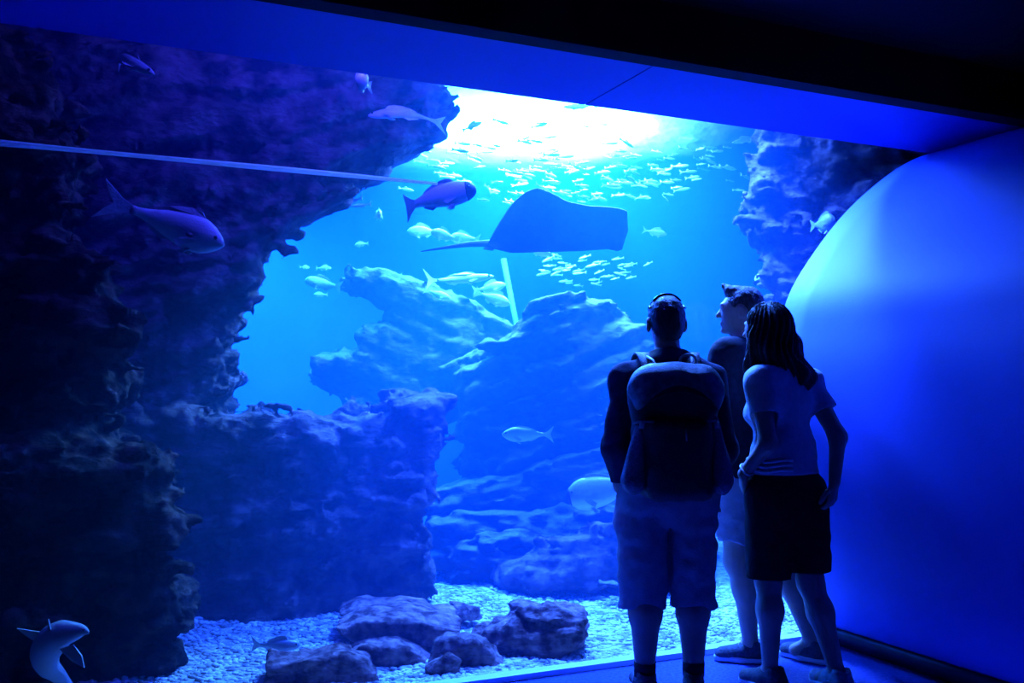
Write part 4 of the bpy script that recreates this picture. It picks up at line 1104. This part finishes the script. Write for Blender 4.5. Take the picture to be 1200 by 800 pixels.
    f.cone(H((.05, -.08, -.08)), H((.075, -.135, -.22)), .068, .055, .03); f.cone(H((.075, -.135, -.22)), H((.06, -.165, -.33)), .052, .018, .03)
    def face(X, Y, Z):
        P = np.stack([X-hc[0], Y-hc[1], Z-hc[2]], -1) @ R
        x, y, z = P[..., 0], P[..., 1], P[..., 2]
        return np.where(np.abs(x) < .075, y - .055 - np.maximum(z-.02, 0)*.6, y - .03 - np.maximum(z, 0)*.4)
    f.below(face, .015)
    near = np.abs(f.f) < .05
    X, Y, Z = f.grid(); x, y, z = X[near], Y[near], Z[near]
    a_ = np.arctan2(y-hc[1]+.02, x-hc[0]); wv = z*26 + 2.5*vnoise(x*9, y*9, z*5)
    f.f[near] += .008*np.sin(a_*22 + 2.4*np.sin(wv*.8)) + .016*np.sin(wv + a_*3)*np.clip((hc[2]-z)/.2, 0, 1)
    f.build('hair', M['hair_dark'], r)
    for p in ((.10, -.06, -.12), (.115, -.08, -.17)):
        q = [H((p[0]+.03*math.cos(t)*(.5+t*.05), p[1]+.02*math.sin(t), p[2]-.022*t)) for t in np.linspace(0, 4, 18)]
        tube('loose_curl', q, [.006*(1-i/22) for i in range(18)], M['hair_dark'], r, n=6)
    shoe(r, (La[0], La[1], 0), math.radians(40), M['shoe_dark'], .25)
    shoe(r, (Ra[0], Ra[1], 0), math.radians(25), M['shoe_light'], .25)
    w = np.array(Lw) + np.array([.004, -.02, .025])
    d = np.array(Le)-np.array(Lw); d /= np.linalg.norm(d); x_ = np.cross(d, (0, 0, 1)); x_ /= np.linalg.norm(x_); y_ = np.cross(d, x_)
    br = tube('bracelet', [base + np.array(Lw) + d*.03 + .033*(math.cos(a)*x_ + math.sin(a)*y_) for a in np.linspace(0, 2*math.pi, 20, endpoint=False)], .0045, M['bracelet'], None, n=6, closed=True)
    tag(br, 'thin pale bracelet on the wrist of the woman with long hair', 'bracelet')
woman()

# ---- man in black looking to the side
def man_side():
    base = at(887, 780, 4.76); base[2] = 0
    r = person('person', 'tall man with cropped hair in a black T-shirt looking sideways into the tank', base)
    yaw = math.radians(42); hy = math.radians(72)
    hc = (-.055, .0, 1.735)
    Ls, Rs = (-.165, -.135, 1.515), (.125, .125, 1.515)
    Le, Re = (-.20, -.09, 1.20), (.15, .10, 1.20)
    Lw, Rw = (-.22, .06, .985), (.10, .25, .99)
    Lh, Rh = (-.105, -.06, .93), (.035, .06, .93)
    Lk, Rk = (-.105, -.04, .50), (.11, .05, .50)
    La, Ra = (-.035, -.02, .085), (.275, -.01, .095)
    def torso(f, inf):
        f.cone((-.03, 0, .95), (-.03, 0, 1.10), .160, .150, .05, yaw, .70, inflate=inf)
        f.cone((-.03, 0, 1.10), (-.03, 0, 1.38), .150, .175, .05, yaw, .66, inflate=inf)
        f.cone((-.10, -.065, 1.45), (.05, .06, 1.45), .102, .102, .06, yaw, .88, inflate=inf)
        f.cone((-.03, 0, 1.52), (-.03, 0, 1.54), .075, .065, .06, inflate=inf)
        f.cone((-.05, -.02, 1.56), Ls, .05, .060, .05, inflate=inf); f.cone((-.01, .02, 1.56), Rs, .05, .060, .05, inflate=inf)
    f = Field((-.45, -.36, 0), (.45, .42, 1.92), HB)
    torso(f, 0)
    for s, e, w in ((Ls, Le, Lw), (Rs, Re, Rw)): chain(f, [s, e, w], [.056, .043, .030], .03)
    for h, kk, a in ((Lh, Lk, La), (Rh, Rk, Ra)):
        h, kk, a = map(np.array, (h, kk, a))
        f.cone(h, kk, .090, .060, .04)
        c = kk*.68 + a*.32 + np.array([.018, -.012, 0])
        chain(f, [kk, c, a], [.055, .058, .036], .04)
        f.cone(a, a+np.array([-.08, .03, -.045]), .035, .03, .02)
    f.cone((-.035, 0, 1.52), (-.052, .0, 1.69), .060, .056, .03)
    add_head(f, hc, hy, math.radians(4), 1.0)
    add_hand(f, Lw, (.1, .45, -.8), (1, .2, 0), (-.3, .9, .1), .6)
    add_hand(f, Rw, (-.5, .3, -.8), (-.6, -.6, 0), (-.6, .6, .1), .6)
    f.build('body', M['skin'], r)
    H, R = head_frame(hc, hy, math.radians(4))
    for s in (-1, 1):
        link_mesh('eye', mesh_np('eye', iv*.0095 + H((s*.030, .088, .006)), ifc), M['eye_white'], r)
    f = Field((-.45, -.36, .80), (.45, .36, 1.66), HB)
    torso(f, .016)
    for s, e in ((Ls, Le), (Rs, Re)):
        s, e = np.array(s), np.array(e); f.cone(s, s+(e-s)*.55, .074, .078, .04)
    f.cone((-.03, 0, .90), (-.03, 0, 1.0), .178, .172, .04, yaw, .76, inflate=.01)
    f.wrinkle(.020, (8, 8, 13), 11); f.wrinkle(.010, (20, 20, 26), 4)
    f.below(lambda X, Y, Z: np.maximum(.865 - Z, Z - 1.605), .006)
    f.ell((-.038, .01, 1.62), (.064, .064, .03), .006, cut=True)
    sh = f.build('shirt', M['black_tee'], r)
    ring = [(-.038+.068*math.cos(a), .004+.066*math.sin(a), 1.588+.008*math.sin(a)) for a in np.linspace(0, 2*math.pi, 24, endpoint=False)]
    tube('collar', ring, .010, M['black_tee'], sh, n=8, closed=True)
    f = Field((-.36, -.32, .50), (.36, .36, 1.02), HB)
    f.cone((-.03, 0, .90), (-.03, 0, .97), .176, .166, .05, yaw, .78)
    for h, kk in ((Lh, Lk), (Rh, Rk)):
        h, kk = np.array(h), np.array(kk); f.cone(h+np.array([0, 0, -.02]), h+(kk-h)*.90, .118, .100, .05)
    f.wrinkle(.03, (8, 8, 7), 15); f.wrinkle(.018, (15, 15, 24), 3)
    f.below(lambda X, Y, Z: np.maximum(.592 - Z + .015*np.sin(X*30), Z - .99), .006)
    f.build('shorts', M['khaki'], r)
    f = Field(np.array(hc)-.18, np.array(hc)+.18, .006)
    f.ell(H((0, -.014, .032)), (.082, .103, .100), .01, R); f.ell(H((0, .055, .108)), (.045, .035, .022), .03, R)
    f.cone(H((0, .075, .115)), H((0, .098, .128)), .022, .012, .02)
    f.ell(H((0, -.045, -.02)), (.068, .062, .07), .03, R)
    def hairline(X, Y, Z):
        P = np.stack([X-hc[0], Y-hc[1], Z-hc[2]], -1) @ R
        x, y, z = P[..., 0], P[..., 1], P[..., 2]
        return np.maximum(np.maximum(np.where(z > .085, y - .12, y*.9 - z*1.15 - .01), -.075 - z), -(np.hypot((y+.004)/.032, (z+.008)/.044)-1)*.03 + np.where(np.abs(x) > .06, 0, -1))
    f.below(hairline, .008); f.wrinkle(.008, (60, 60, 60))
    f.build('hair', M['hair_brown'], r)
    shoe(r, (La[0], La[1], 0), math.radians(80), M['shoe_dark'], .27)
    shoe(r, (Ra[0], Ra[1], 0), math.radians(48), M['shoe_dark'], .27)
man_side()
